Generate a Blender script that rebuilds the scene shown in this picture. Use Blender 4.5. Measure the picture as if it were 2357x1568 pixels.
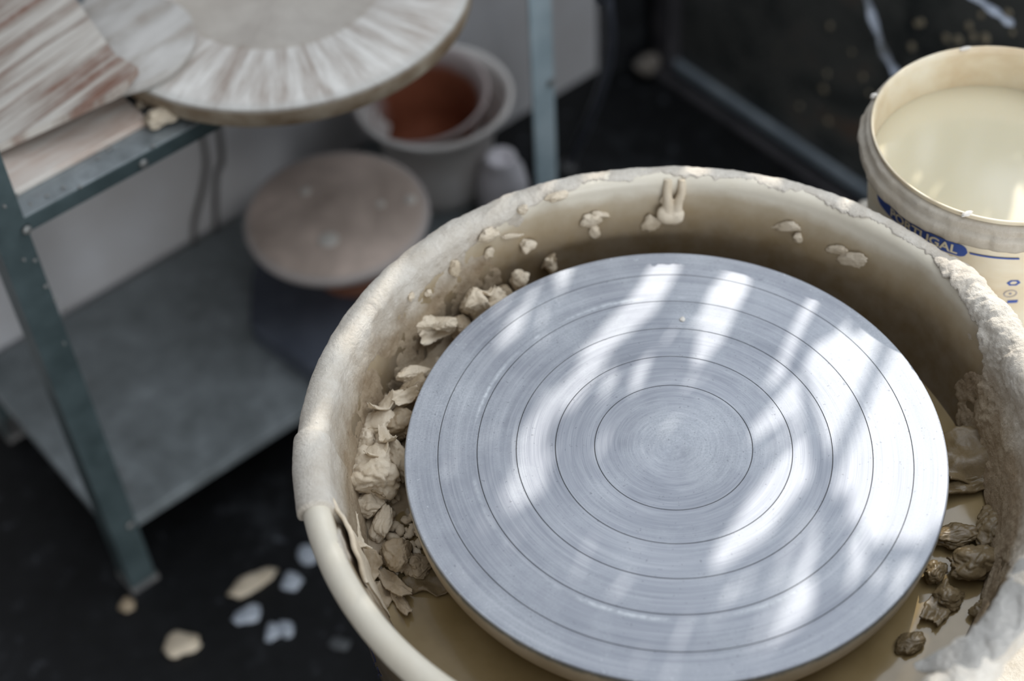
import bpy, bmesh, math, random
import numpy as np
from mathutils import Vector, Matrix, noise
for o in list(bpy.data.objects): bpy.data.objects.remove(o)
SC = bpy.context.scene; COL = SC.collection
# ------------------------------------------------------------------ camera
# All geometry below is written in metres with z = 0 at the top of the wheel head,
# which stands H above the floor; everything is lifted by H at the very end.
H = 0.53
FPX = 3816.6; PITCH = math.radians(48.57); ROLL = math.radians(-3.776); CAM = Vector((-.0995, -.6526, .85225))
_fw = Vector((0, math.cos(PITCH), -math.sin(PITCH))); _r0 = Vector((1, 0, 0)); _u0 = _r0.cross(_fw)
_r = _r0*math.cos(ROLL)+_u0*math.sin(ROLL); _u = -_r0*math.sin(ROLL)+_u0*math.cos(ROLL)
cam = bpy.data.cameras.new('camera'); camo = bpy.data.objects.new('camera', cam); COL.objects.link(camo)
cam.sensor_width = 36; cam.lens = FPX/2357*36; cam.clip_start = .05
camo.matrix_world = Matrix(((_r.x, _u.x, -_fw.x, CAM.x), (_r.y, _u.y, -_fw.y, CAM.y), (_r.z, _u.z, -_fw.z, CAM.z), (0, 0, 0, 1)))
cam.dof.use_dof = True; cam.dof.focus_distance = 1.075; cam.dof.aperture_fstop = 3.0; cam.dof.aperture_blades = 0
SC.camera = camo
# ------------------------------------------------------------------ world, sun, window light, exposure
W = bpy.data.worlds.new('world'); SC.world = W; W.use_nodes = True
bg = W.node_tree.nodes['Background']; bg.inputs[0].default_value = (.86, .92, 1, 1); bg.inputs[1].default_value = .78
SUN_AZ = math.radians(62.5); SUN_EL = math.radians(36)
SDIR = Vector((math.cos(SUN_AZ)*math.cos(SUN_EL), math.sin(SUN_AZ)*math.cos(SUN_EL), math.sin(SUN_EL)))
sun = bpy.data.lights.new('sun', 'SUN'); sun.energy = 4.2; sun.angle = math.radians(.53); sun.color = (1, .95, .87)
suno = bpy.data.objects.new('sun', sun); COL.objects.link(suno); suno.rotation_euler = SDIR.to_track_quat('Z', 'Y').to_euler(); suno.location = SDIR*3
A37 = math.radians(37.2)
EU = Vector((math.cos(A37), math.sin(A37), 0)); EN = Vector((-math.sin(A37), math.cos(A37), 0))
def UN(u, n, z=0.): return EU*u+EN*n+Vector((0, 0, z))      # room frame: u along the back wall, n towards it
def area(name, loc, look, sx, sy, e, col):
    l = bpy.data.lights.new(name, 'AREA'); l.shape = 'RECTANGLE'; l.size = sx; l.size_y = sy; l.energy = e; l.color = col
    o = bpy.data.objects.new(name, l); COL.objects.link(o); o.location = loc; o.rotation_euler = (Vector(loc)-Vector(look)).to_track_quat('Z', 'Y').to_euler(); return o
area('window_daylight', UN(.64, .02, .92), UN(-.1, .12, .0), 1.25, 1.0, 10.0, (.86, .92, 1))
area('front_left_fill', UN(-.38, -1.6, .10), UN(.12, .75, -.25), 1.4, .9, 27.0, (.93, .965, 1))  # added fill lamp, not a real opening; lifts the shelf and back wall
SC.view_settings.view_transform = 'Standard'; SC.view_settings.look = 'None'; SC.view_settings.gamma = 1; SC.view_settings.exposure = 0.0
SC.cycles.use_denoising = True; SC.cycles.max_bounces = 8; SC.cycles.caustics_reflective = False; SC.cycles.caustics_refractive = False
# ------------------------------------------------------------------ helpers
rnd = random.Random(5)
def ray(px):
    return (_r*((px[0]-1178.5)/FPX) - _u*((px[1]-784)/FPX) + _fw)
def at(x, y, z):                       # the point at height z seen there
    d = ray((x, y)); return CAM+d*((z-CAM.z)/d.z)
def mesh(name, v, f, mat, parent=None, origin=None, smooth=True, sharp=None):
    v = np.asarray([tuple(q) for q in v] if not isinstance(v, np.ndarray) else v, float)
    if parent is not None: org = np.array(parent['_o'])
    else: org = np.array(origin if origin is not None else (v[:, 0].mean(), v[:, 1].mean(), v[:, 2].min()))
    me = bpy.data.meshes.new(name); me.from_pydata((v-org).tolist(), [], [list(map(int, q)) for q in f]); me.validate(); me.update()
    for m in (mat if isinstance(mat, (list, tuple)) else [mat]): me.materials.append(m)
    if smooth:
        me.polygons.foreach_set('use_smooth', [True]*len(me.polygons))
        if sharp: me.set_sharp_from_angle(angle=math.radians(sharp))
    o = bpy.data.objects.new(name, me); COL.objects.link(o)
    if parent is not None: o.parent = parent
    else: o.location = org
    o['_o'] = [float(a) for a in org]
    return o
def tag(o, label=None, cat=None, group=None, kind=None):
    if label: o['label'] = label
    if cat: o['category'] = cat
    if group: o['group'] = group
    if kind: o['kind'] = kind
    return o
def thing(name, base, label, cat, group=None):
    o = bpy.data.objects.new(name, None); COL.objects.link(o); o.location = base; o['_o'] = [float(a) for a in base]; o.empty_display_size = .02
    return tag(o, label, cat, group)
def lathe(prof, c=(0, 0), n=128, close=False):
    v = []; f = []; m = len(prof)
    for i in range(n):
        a = 2*math.pi*i/n; ca, sa = math.cos(a), math.sin(a)
        for r, z in prof: v.append((c[0]+r*ca, c[1]+r*sa, z))
    for i in range(n):
        j = (i+1) % n
        for k in range(m-1): f.append((i*m+k, j*m+k, j*m+k+1, i*m+k+1))
        if close: f.append((i*m+m-1, j*m+m-1, j*m, i*m))
    return v, f
def merge(*parts):
    V = []; F = []
    for v, f in parts:
        b = len(V); V += [tuple(q) for q in v]; F += [tuple(i+b for i in q) for q in f]
    return V, F
def prism(poly, z0, z1):
    n = len(poly); v = [(p[0], p[1], z0) for p in poly]+[(p[0], p[1], z1) for p in poly]
    return v, [tuple(range(n))[::-1], tuple(range(n, 2*n))]+[(i, (i+1) % n, n+(i+1) % n, n+i) for i in range(n)]
def boxun(u0, u1, n0, n1, z0, z1):
    return prism([UN(u0, n0), UN(u1, n0), UN(u1, n1), UN(u0, n1)], z0, z1)
def bevel(o, w, seg=2):
    m = o.modifiers.new('bevel', 'BEVEL'); m.width = w; m.segments = seg; m.limit_method = 'ANGLE'; m.angle_limit = math.radians(35); return o
def smooth_path(pts, n=60):
    pts = [Vector(p) for p in pts]; P = [pts[0]*2-pts[1]]+pts+[pts[-1]*2-pts[-2]]; out = []
    seg = len(pts)-1
    for i in range(seg):
        for k in range(n//seg+1):
            t = k/(n//seg+1); a, b, c, d = P[i:i+4]
            out.append(.5*((2*b)+(c-a)*t+(2*a-5*b+4*c-d)*t*t+(3*b-a-3*c+d)*t**3))
    out.append(pts[-1]); return out
def tube(path, r, n=10, flat=1.):
    path = [Vector(p) for p in path]; v = []; f = []; up = Vector((0, 0, 1)); m = len(path)
    for i, p in enumerate(path):
        t = (path[min(i+1, m-1)]-path[max(i-1, 0)]).normalized(); s = t.cross(up)
        if s.length < 1e-3: s = t.cross(Vector((1, 0, 0)))
        s.normalize(); w = s.cross(t); rr = r(i/(m-1)) if callable(r) else r
        for k in range(n):
            a = 2*math.pi*k/n; v.append(p+s*math.cos(a)*rr+w*math.sin(a)*rr*flat)
    for i in range(m-1):
        for k in range(n): f.append((i*n+k, i*n+(k+1) % n, (i+1)*n+(k+1) % n, (i+1)*n+k))
    f.append(tuple(range(n))[::-1]); f.append(tuple((m-1)*n+k for k in range(n))); return v, f
def fr(v, s, o=4, H_=.9): return noise.fractal(Vector(v)*s, H_, 2.1, o)
_ico = {}
def ico(sub):
    if sub not in _ico:
        b = bmesh.new(); bmesh.ops.create_icosphere(b, subdivisions=sub, radius=1); b.verts.ensure_lookup_table()
        _ico[sub] = ([v.co.copy() for v in b.verts], [tuple(v.index for v in f.verts) for f in b.faces]); b.free()
    return _ico[sub]
def lump(c, size, seed, rot=0., sub=4, facets=7, rough=1., tilt=(0, 0)):
    R = random.Random(seed); V, F = ico(sub); off = Vector((R.uniform(-50, 50), R.uniform(-50, 50), R.uniform(-50, 50)))
    pl = []
    for k in range(facets):
        n = Vector((R.gauss(0, 1), R.gauss(0, 1), R.gauss(0, 1))).normalized(); pl.append((n, R.uniform(.62, .95)))
    M = Matrix.Rotation(rot, 3, 'Z') @ Matrix.Rotation(tilt[0], 3, 'X') @ Matrix.Rotation(tilt[1], 3, 'Y'); out = []
    for v in V:
        wv = v+.35*Vector((noise.noise(v*1.5+off), noise.noise(v*1.5+off+Vector((9, 0, 0))), noise.noise(v*1.5+off+Vector((0, 9, 0)))))
        p = v*(1+.42*noise.noise(v*1.1+off))
        for n, d in pl:
            q = p.dot(n)-d
            if q > 0: p = p-n*q*.85
        k = fr(wv+off, 4.5, 5, .9); rg = abs(noise.noise(wv*1.5+off*1.7))
        p = p*(1+rough*(.075*k-.17*(max(0, .12-rg)/.12)**.7+.10*(noise.noise(wv*2.6+off) > .08)))
        p = Vector((p.x*size[0], p.y*size[1], p.z*size[2])); out.append(Vector(c)+M @ p)
    return out, F
def flake(c, L, Wd, th, seed, rot=0., tiltx=0., tilty=0., curl=.6, nx=34, ny=20):
    # a torn, bent slab of clay: ragged outline, real thickness
    R = random.Random(seed); off = Vector((R.uniform(-50, 50), R.uniform(-50, 50), R.uniform(-50, 50)))
    M = Matrix.Rotation(rot, 3, 'Z') @ Matrix.Rotation(tiltx, 3, 'X') @ Matrix.Rotation(tilty, 3, 'Y'); top = []; bot = []
    for i in range(nx+1):
        for j in range(ny+1):
            s = i/nx*2-1; t = j/ny*2-1
            e1 = 1+.28*noise.noise(Vector((t*1.4, 3, 0))+off)+.1*noise.noise(Vector((t*6, 9, 0))+off)
            e2 = 1-.25*abs(s)**2+.25*noise.noise(Vector((s*1.8, 7*(1 if t > 0 else -1), 1))+off)+.09*noise.noise(Vector((s*8, 5*(1 if t > 0 else -1), 2))+off)
            x = s*L/2*e1; y = t*Wd/2*max(.25, e2)
            z = curl*(x*x)/L*1.6+.25*Wd*noise.noise(Vector((s*1.2, t*1.2, 4))+off)+.0006*fr(Vector((x, y, 0))+off, 220, 4)
            tt = th*(.55+.45*(1-max(abs(s), abs(t))**4))*(1+.4*noise.noise(Vector((s*3, t*3, 6))+off))
            top.append(Vector((x, y, z+tt/2))); bot.append(Vector((x, y, z-tt/2)))
    v = [Vector(c)+M @ p for p in top+bot]; n = len(top); f = []; w = ny+1
    for i in range(nx):
        for j in range(ny):
            a = i*w+j; f.append((a, a+w, a+w+1, a+1)); f.append((n+a, n+a+1, n+a+w+1, n+a+w))
    ed = [i*w for i in range(nx+1)]+[nx*w+j for j in range(1, ny+1)]+[i*w+ny for i in range(nx-1, -1, -1)]+[j for j in range(ny-1, 0, -1)]
    for k in range(len(ed)):
        a, b = ed[k], ed[(k+1) % len(ed)]; f.append((a, n+a, n+b, b))
    return v, f
# ------------------------------------------------------------------ materials
class NT:
    def __init__(s, name, rough=.6, metal=0., spec=.4):
        s.m = bpy.data.materials.new(name); s.m.use_nodes = True; s.t = s.m.node_tree; s.b = s.t.nodes['Principled BSDF']
        s.b.inputs['Roughness'].default_value = rough; s.b.inputs['Metallic'].default_value = metal; s.b.inputs['Specular IOR Level'].default_value = spec
    def n(s, kind, **kw):
        d = s.t.nodes.new(kind)
        for k, v in kw.items():
            if k.startswith('i_'): d.inputs[k[2:].replace('_', ' ')].default_value = v
            else: setattr(d, k, v)
        return d
    def l(s, a, b): s.t.links.new(a, b)
    def co(s, kind='Object'): return s.n('ShaderNodeTexCoord').outputs[kind]
    def noise(s, scale, detail=4., rough=.55, vec=None, dist=0.):
        d = s.n('ShaderNodeTexNoise'); d.inputs['Scale'].default_value = scale; d.inputs['Detail'].default_value = detail; d.inputs['Roughness'].default_value = rough; d.inputs['Distortion'].default_value = dist
        s.l(vec if vec is not None else s.co(), d.inputs['Vector']); return d.outputs['Fac']
    def ramp(s, fac, stops, interp='LINEAR'):
        d = s.n('ShaderNodeValToRGB'); e = d.color_ramp.elements; d.color_ramp.interpolation = interp
        while len(e) < len(stops): e.new(.5)
        for q, (p, c) in zip(e, stops): q.position = p; q.color = (c if isinstance(c, tuple) else (c, c, c))[:3]+(1,)
        s.l(fac, d.inputs['Fac']); return d.outputs['Color']
    def math(s, op, a, b=None, c=None, clamp=False):
        d = s.n('ShaderNodeMath', operation=op, use_clamp=clamp)
        for i, q in enumerate((a, b, c)):
            if q is None: continue
            if isinstance(q, (int, float)): d.inputs[i].default_value = q
            else: s.l(q, d.inputs[i])
        return d.outputs[0]
    def mix(s, fac, a, b, mode='MIX'):
        d = s.n('ShaderNodeMix', data_type='RGBA', blend_type=mode)
        for sock, q in ((d.inputs['Factor'], fac), (d.inputs[6], a), (d.inputs[7], b)):
            if isinstance(q, (int, float)): sock.default_value = q
            elif isinstance(q, tuple): sock.default_value = q[:3]+(1,)
            else: s.l(q, sock)
        return d.outputs[2]
    def color(s, c):
        if isinstance(c, tuple): s.b.inputs['Base Color'].default_value = c[:3]+(1,)
        else: s.l(c, s.b.inputs['Base Color'])
        return s
    def rough(s, c): s.l(c, s.b.inputs['Roughness']); return s
    def bump(s, h, strength=.5, dist=.001):
        d = s.n('ShaderNodeBump'); d.inputs['Strength'].default_value = strength; d.inputs['Distance'].default_value = dist
        s.l(h, d.inputs['Height']); s.l(d.outputs[0], s.b.inputs['Normal']); return s
    def xyz(s, v=None):
        d = s.n('ShaderNodeSeparateXYZ'); s.l(v if v is not None else s.co(), d.inputs[0]); return d.outputs
def lin(r, g, b):
    return tuple(((c/255)/12.92 if c/255 <= .04045 else ((c/255+.055)/1.055)**2.4) for c in (r, g, b))
def clay_mat(name, c1, c2, rough=.62, bump=.5, scale=1.):
    m = NT(name, rough); n1 = m.noise(40*scale, 5); n2 = m.noise(420*scale, 6, .65)
    m.color(m.ramp(m.math('ADD', m.math('MULTIPLY', n1, .75), m.math('MULTIPLY', n2, .25)), [(.32, c1), (.68, c2)]))
    m.bump(m.math('ADD', m.math('MULTIPLY', n2, .6), m.math('MULTIPLY', m.noise(120*scale, 4), .9)), bump, .0012); return m.m
M_clay = clay_mat('dry_clay', (.55, .45, .32), (.74, .65, .52))
M_clayd = clay_mat('damp_clay', (.30, .225, .14), (.44, .355, .25), .5)
M_claywet = clay_mat('wet_clay', (.13, .092, .045), (.24, .18, .105), .25, .4)
M_crust = clay_mat('pale_clay_crust', (.60, .55, .48), (.74, .71, .66), .7, .7)
# basin plastic: pale at the rim, slip stain plus painted shade lower down
def basin_mat():
    m = NT('stained_shaded_plastic', .42); x, y, z = m.xyz(m.co('Object'))
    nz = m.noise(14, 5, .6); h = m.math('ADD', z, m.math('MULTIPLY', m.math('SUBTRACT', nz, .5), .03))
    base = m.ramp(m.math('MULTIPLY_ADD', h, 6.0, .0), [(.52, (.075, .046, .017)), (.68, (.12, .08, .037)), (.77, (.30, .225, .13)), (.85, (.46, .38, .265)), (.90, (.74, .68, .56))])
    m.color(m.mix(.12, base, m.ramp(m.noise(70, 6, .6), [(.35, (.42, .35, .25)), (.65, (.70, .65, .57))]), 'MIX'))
    m.bump(m.math('ADD', m.noise(60, 5), m.math('MULTIPLY', m.noise(300, 4), .4)), .25, .001); return m.m
M_basin = basin_mat()
def metal_mat():
    m = NT('turned_aluminium', .6, .5, .4); x, y, z = m.xyz()
    r = m.math('SQRT', m.math('ADD', m.math('MULTIPLY', x, x), m.math('MULTIPLY', y, y)))
    ang = m.math('ARCTAN2', y, x)
    def band(fr_, fa, detail=3., rg=.6):
        cx = m.n('ShaderNodeCombineXYZ'); m.l(m.math('MULTIPLY', r, fr_), cx.inputs[0])
        m.l(m.math('MULTIPLY', m.math('COSINE', ang), fa), cx.inputs[1]); m.l(m.math('MULTIPLY', m.math('SINE', ang), fa), cx.inputs[2])
        return m.noise(1., detail, rg, cx.outputs[0])
    fine = band(2600, 2.2, 4); med = band(420, 1.1, 3); wide = band(60, .5, 2)
    tot = m.math('ADD', m.math('ADD', m.math('MULTIPLY', fine, .35), m.math('MULTIPLY', med, .40)), m.math('MULTIPLY', wide, .25))
    col = m.ramp(tot, [(.34, (.24, .255, .29)), (.50, (.345, .36, .40)), (.66, (.47, .485, .52))])
    # whitish dried slip: one worn ring and scattered film
    ring = m.math('SUBTRACT', 1., m.math('MULTIPLY', m.math('ABSOLUTE', m.math('SUBTRACT', r, .1305)), 420.), None, True)
    patch = m.ramp(m.noise(22, 3, .6), [(.40, 0.), (.62, 1.)])
    rag = m.ramp(m.noise(260, 5, .7), [(.30, .15), (.60, 1.)])
    slip = m.math('MULTIPLY', m.math('MULTIPLY', ring, patch), rag)
    film = m.math('MULTIPLY', m.ramp(m.noise(16, 6, .62), [(.46, 0.), (.72, .55)]), m.ramp(m.noise(700, 4, .7), [(.4, .4), (.6, 1.)]))
    outer = m.math('MULTIPLY', m.ramp(r, [(.150, 0.), (.172, 1.)]), m.ramp(m.noise(330, 4, .75), [(.60, 0.), (.70, .9)]))
    s = m.math('MAXIMUM', m.math('MAXIMUM', slip, film), outer)
    col = m.mix(s, col, (.68, .71, .74))
    spots = m.ramp(m.noise(520, 2, .5), [(.27, 1.), (.31, 0.)]); col = m.mix(m.math('MULTIPLY', spots, .55), col, (.16, .17, .19))
    m.color(col); m.l(m.math('SUBTRACT', .55, m.math('MULTIPLY', s, .5)), m.b.inputs['Metallic'])
    m.rough(m.math('ADD', m.math('MULTIPLY_ADD', med, .20, .50), m.math('MULTIPLY', s, .2)))
    m.b.inputs['Anisotropic'].default_value = .3
    tn = m.n('ShaderNodeTangent', direction_type='RADIAL', axis='Z'); m.l(tn.outputs[0], m.b.inputs['Tangent'])
    m.bump(m.math('ADD', m.math('MULTIPLY', fine, .5), m.math('MULTIPLY', med, .6)), .16, .0004); return m.m
M_metal = metal_mat()
def simple(name, c, rough=.6, metal=0., var=.0, scale=30, bump=0., c2=None, spec=.4, detail=5, lo=.35, hi=.65):
    m = NT(name, rough, metal, spec)
    if c2 is not None: m.color(m.ramp(m.noise(scale, detail, .6), [(lo, c), (hi, c2)]))
    else: m.color(c)
    if bump: m.bump(m.noise(scale*4, 4), bump, .001)
    return m.m
M_groove = simple('groove_dirt', (.05, .05, .05), .7)
# ================================================================== THE ROOM
WALLN = .795; DOORU = .705
def floor_mat():
    m = NT('black_floor', .55, 0, .3); n1 = m.noise(9, 6, .65); n2 = m.noise(55, 6, .7); n3 = m.noise(30, 3, .5)
    c = m.ramp(m.math('ADD', m.math('MULTIPLY', n1, .6), m.math('MULTIPLY', n2, .4)), [(.40, (.002, .0022, .0025)), (.54, (.006, .0065, .0075)), (.70, (.038, .041, .046))])
    sp = m.ramp(m.noise(55, 3, .5), [(.64, 0.), (.74, 1.)]); m.color(m.mix(m.math('MULTIPLY', sp, m.ramp(n3, [(.42, 0.), (.6, .5)])), c, (.12, .13, .15))); m.bump(n2, .3, .002)
    return m.m
M_floor = floor_mat()
def plane_mesh(name, v, f, mat, **k):
    o = mesh(name, v, f, mat, smooth=False, **k); o['kind'] = 'structure'; return o
v, f = boxun(-2.2, .98, -1.9, WALLN+.12, -H-.05, -H); plane_mesh('floor', v, f, M_floor)
M_wall = simple('painted_wall', (.52, .50, .49), .8, c2=(.64, .64, .66), scale=4, bump=.1)
v, f = boxun(-2.2, .646, WALLN, WALLN+.12, -H, 2.0); plane_mesh('wall_back', v, f, M_wall)
# right wall: dark, glazed lower panels; open window above the sill
v, f = boxun(-1.45, -1.35, -1.9, WALLN, -H, 2.0); plane_mesh('added_wall_left', v, f, simple('dark_grey_wall', (.06, .058, .055), .8, c2=(.09, .085, .08), scale=5))  # unseen dark wall added to cut light from the left
M_dark = simple('black_steel', (.010, .010, .011), .45, c2=(.025, .027, .03), scale=25, spec=.5)
M_darkb = simple('dark_stained_panel', (.006, .005, .005), .5, c2=(.030, .024, .021), scale=14, detail=8, lo=.4, hi=.72, spec=.4)
parts = [boxun(DOORU+.03, DOORU+.08, -1.9, WALLN+.12, -H, .30),       # below the sill
         boxun(DOORU+.03, DOORU+.08, .70, WALLN+.12, .30, 2.0), boxun(DOORU+.03, DOORU+.08, -1.9, -1.25, .30, 2.0), boxun(DOORU+.03, DOORU+.08, -1.25, .70, 1.70, 2.0)]
v, f = merge(*parts); plane_mesh('wall_right', v, f, M_darkb)
v, f = boxun(.646, DOORU+.03, WALLN-.02, WALLN+.12, -H, 2.0); plane_mesh('trim_1', v, f, M_dark)
wn = thing('window_1', UN(DOORU+.02, -.3, .30), None, None); wn['kind'] = 'structure'
mesh('window_sill', *boxun(DOORU-.01, DOORU+.08, -1.25, .70, .285, .30), M_dark, wn, smooth=False)
for nn in (.68, -.275, -1.25): mesh('window_frame', *boxun(DOORU+.03, DOORU+.07, nn, nn+.02, .30, 1.70), M_dark, wn, smooth=False)
# glazed door leaf standing against it
M_rail = simple('grey_steel_rail', (.15, .18, .21), .4, .1, c2=(.27, .31, .34), scale=18, spec=.5)
M_railb = simple('brown_black_steel', (.035, .033, .037), .4, .1, c2=(.075, .07, .075), scale=18, spec=.5)
def pane_mat():
    m = NT('dirty_dark_glass', .22, 0, .5); n = m.noise(7, 5, .6, dist=.6); n2 = m.noise(40, 5, .7)
    c = m.ramp(n, [(.35, (.022, .025, .025)), (.55, (.075, .076, .070)), (.72, (.13, .085, .06))])
    m.color(c); m.rough(m.ramp(n2, [(.3, .18), (.7, .5)])); return m.m
M_pane = pane_mat()
dr = thing('door_1', UN(DOORU, .3, -H), None, None); dr['kind'] = 'structure'
bevel(mesh('bottom_rail', *boxun(DOORU-.016, DOORU-.004, -.9, .752, -H, -H+.010), M_railb, dr, smooth=False), .003)
bevel(mesh('pane_bead', *boxun(DOORU+.010, DOORU+.0195, -.9, .752, -H, -H+.018), M_rail, dr, smooth=False), .004)
bevel(mesh('stile', *boxun(DOORU+.0, DOORU+.03, .725, .757, -H, .28), M_railb, dr, smooth=False), .003)
bevel(mesh('stile', *boxun(DOORU+.0, DOORU+.03, -.93, -.90, -H, .28), M_rail, dr, smooth=False), .003)
mesh('pane', *boxun(DOORU+.020, DOORU+.026, -.9, .725, -H+.01, .28), M_pane, dr, smooth=False)
v, f = lump(at(1492, 150, -H+.02), (.018, .013, .014), 3, .6, 3); tag(mesh('plaster_chunk', v, f, simple('dusty_plaster', (.14, .12, .10), .8, c2=(.20, .18, .16), scale=60)), 'dusty grey-brown chunk at the far end of the dark metal rail', 'plaster chunk')
# clay splashes dried on the dark panel, upper right
M_splash = simple('dried_splash', (.22, .18, .12), .7, c2=(.34, .29, .2), scale=80)
def onpanel(px, u=DOORU+.0195):
    d = ray(px); t = (u-CAM.dot(EU))/d.dot(EU); return CAM+d*t
sp = [(2110, 55, 8), (2230, 60, 9), (2240, 85, 10), (2268, 90, 13), (2205, 92, 11), (2178, 88, 10), (2098, 108, 10), (2258, 35, 7), (2320, 30, 9), (2120, 52, 9), (1910, 60, 8), (1895, 205, 10), (1903, 170, 7), (1985, 178, 8), (1840, 245, 7), (1905, 280, 9), (2000, 215, 6), (2190, 120, 6), (1960, 120, 6), (2330, 75, 6)]
vv = []
for i, (a, b, r) in enumerate(sp):
    c = onpanel((a, b)); q = r/2400
    V, F = ico(2); vv.append(([c+EN*(p.x*q*(1+.4*noise.noise(p*2+Vector((i, 0, 0)))))+Vector((0, 0, 1))*(p.y*q*1.2)-EU*(p.z*.0015) for p in V], F))
mesh('dried_splash', *merge(*vv), M_splash, dr)
# ================================================================== STEEL SHELVING
def steel_mat():
    m = NT('galvanised_steel', .45, .35, .5); n = m.noise(16, 6, .65); n2 = m.noise(60, 6, .7)
    c = m.ramp(m.math('ADD', m.math('MULTIPLY', n, .6), m.math('MULTIPLY', n2, .4)), [(.36, (.18, .20, .205)), (.52, (.26, .29, .30)), (.68, (.40, .44, .46))])
    rust = m.ramp(m.noise(24, 5, .6), [(.66, 0.), (.78, .35)]); m.color(m.mix(rust, c, (.16, .12, .10))); m.rough(m.ramp(n2, [(.3, .32), (.7, .6)])); return m.m
M_steel = steel_mat()
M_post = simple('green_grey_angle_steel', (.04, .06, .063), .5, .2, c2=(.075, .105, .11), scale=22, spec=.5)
M_post_lit = simple('blue_grey_lit_angle_steel', (.40, .52, .57), .45, .0, c2=(.58, .70, .75), scale=22, spec=.5)  # same steel as the other posts; stronger light put into its colour
U0, U1, N0, N1 = -.2295, .333, .508, .790
sh = thing('steel_shelving', UN(.05, .65, -H), 'grey galvanised steel shelving unit with two decks against the back wall', 'shelf')
def angle_post(u, n, su, sn, mat):
    t = .0022; w = .027
    ps = [(u, n), (u+su*w, n), (u+su*w, n+sn*t), (u+su*t, n+sn*t), (u+su*t, n+sn*w), (u, n+sn*w)]
    if su*sn < 0: ps = ps[::-1]
    return prism([UN(*q) for q in ps], -H, .75)
M_foot = simple('dusty_plastic_foot', (.12, .12, .12), .7, c2=(.2, .19, .18), scale=60)
for (u, n, su, sn, mt) in ((U0, N0, 1, 1, M_post), (U1, N0, -1, 1, M_post_lit), (U0, N1, 1, -1, M_post), (U1, N1, -1, -1, M_post)):
    lg = mesh('post', *angle_post(u, n, su, sn, mt), mt, sh, smooth=False)
    w = .029; a = prism([UN(u-su*.001, n-sn*.001), UN(u+su*w, n-sn*.001), UN(u+su*w, n+sn*w), UN(u-su*.001, n+sn*w)][::(1 if su*sn > 0 else -1)], -H, -H+.008)
    mesh('foot_cap', *a, M_foot, sh, smooth=False)
def deck(zt, lip):
    t = .0015; e = .003; a = (U0+e, U1-e, N0+e, N1-e)
    return merge(boxun(a[0], a[1], a[2], a[3], zt-t, zt), boxun(a[0], a[1], a[2], a[2]+t, zt-lip, zt-t), boxun(a[0], a[1], a[3]-t, a[3], zt-lip, zt-t),
                 boxun(a[0], a[0]+t, a[2]+t, a[3]-t, zt-lip, zt-t), boxun(a[1]-t, a[1], a[2]+t, a[3]-t, zt-lip, zt-t))
ZL = -.430; ZU = -.029
mesh('deck_edge_shade', *boxun(U0+.004, U1-.004, N0+.0012, N0+.0029, ZU-.0142, ZU-.0008), M_post, sh, smooth=False)  # dark strip over the deck lip; its shade is put into colour
bevel(mesh('deck', *deck(ZL, .014), M_steel, sh, smooth=False), .0007); bevel(mesh('deck', *deck(ZU, .014), M_steel, sh, smooth=False), .0007)
M_bolt = simple('bolt_head', (.25, .25, .24), .45, .5)
def onfront(px, n=N0):
    d = ray(px); return CAM+d*((n-CAM.dot(EN))/d.dot(EN))
for px in ((62, 530), (300, 1210), (330, 377), (1268, 190)):
    c = onfront(px, N0-.002 if px[0] != 330 else N0+.001); V, F = ico(2)
    mesh('bolt', [c+EU*p.x*.0042-EN*p.y*.0022+Vector((0, 0, 1))*p.z*.0042 for p in V], F, M_bolt, sh)
# clay crumbs dried on the front lip and post
cr = [(352, 335, ZU+.001), (108, 450, ZU), (145, 432, ZU), (225, 365, ZU), (250, 345, ZU), (258, 340, ZU), (185, 430, ZU)]
vv = []
for i, (a, b, z) in enumerate(cr): vv.append(lump(at(a, b, z+.001), (.0020, .0016, .0009), 40+i, i, 2))
for i, (a, b) in enumerate(((80, 600), (105, 660), (108, 658), (55, 598), (150, 710), (148, 790), (10, 475), (128, 690), (40, 450), (70, 470))):
    vv.append(lump(onfront((a, b), N0-.001), (.0017, .001, .0020), 60+i, i, 2))
mesh('clay_crumbs', *merge(*vv), simple('grey_clay_dots', (.24,.24,.23), .7), sh)['kind'] = 'stuff'
# ------------------------------------------------ boards on the upper deck
def wood_mat(name, c1, c2, c3, sc=(10, 90, 10), rot=0., rough=.75, streak=True, lo=.38, hi=.62):
    m = NT(name, rough); m0 = m.n('ShaderNodeMapping'); m0.inputs['Rotation'].default_value = (0, 0, rot); m.l(m.co(), m0.inputs[0]); mp = m.n('ShaderNodeMapping'); mp.inputs['Scale'].default_value = sc; m.l(m0.outputs[0], mp.inputs[0])
    n = m.noise(1., 5, .6, mp.outputs[0], .4); n2 = m.noise(45, 5, .6)
    c = m.ramp(n, [(lo, c1), ((lo+hi)/2, c2), (hi, c3)]); m.color(m.mix(m.ramp(n2, [(.45, 0.), (.75, .5)]), c, c3)); m.bump(m.math('ADD', n, m.math('MULTIPLY', n2, .4)), .7, .002); return m.m
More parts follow.
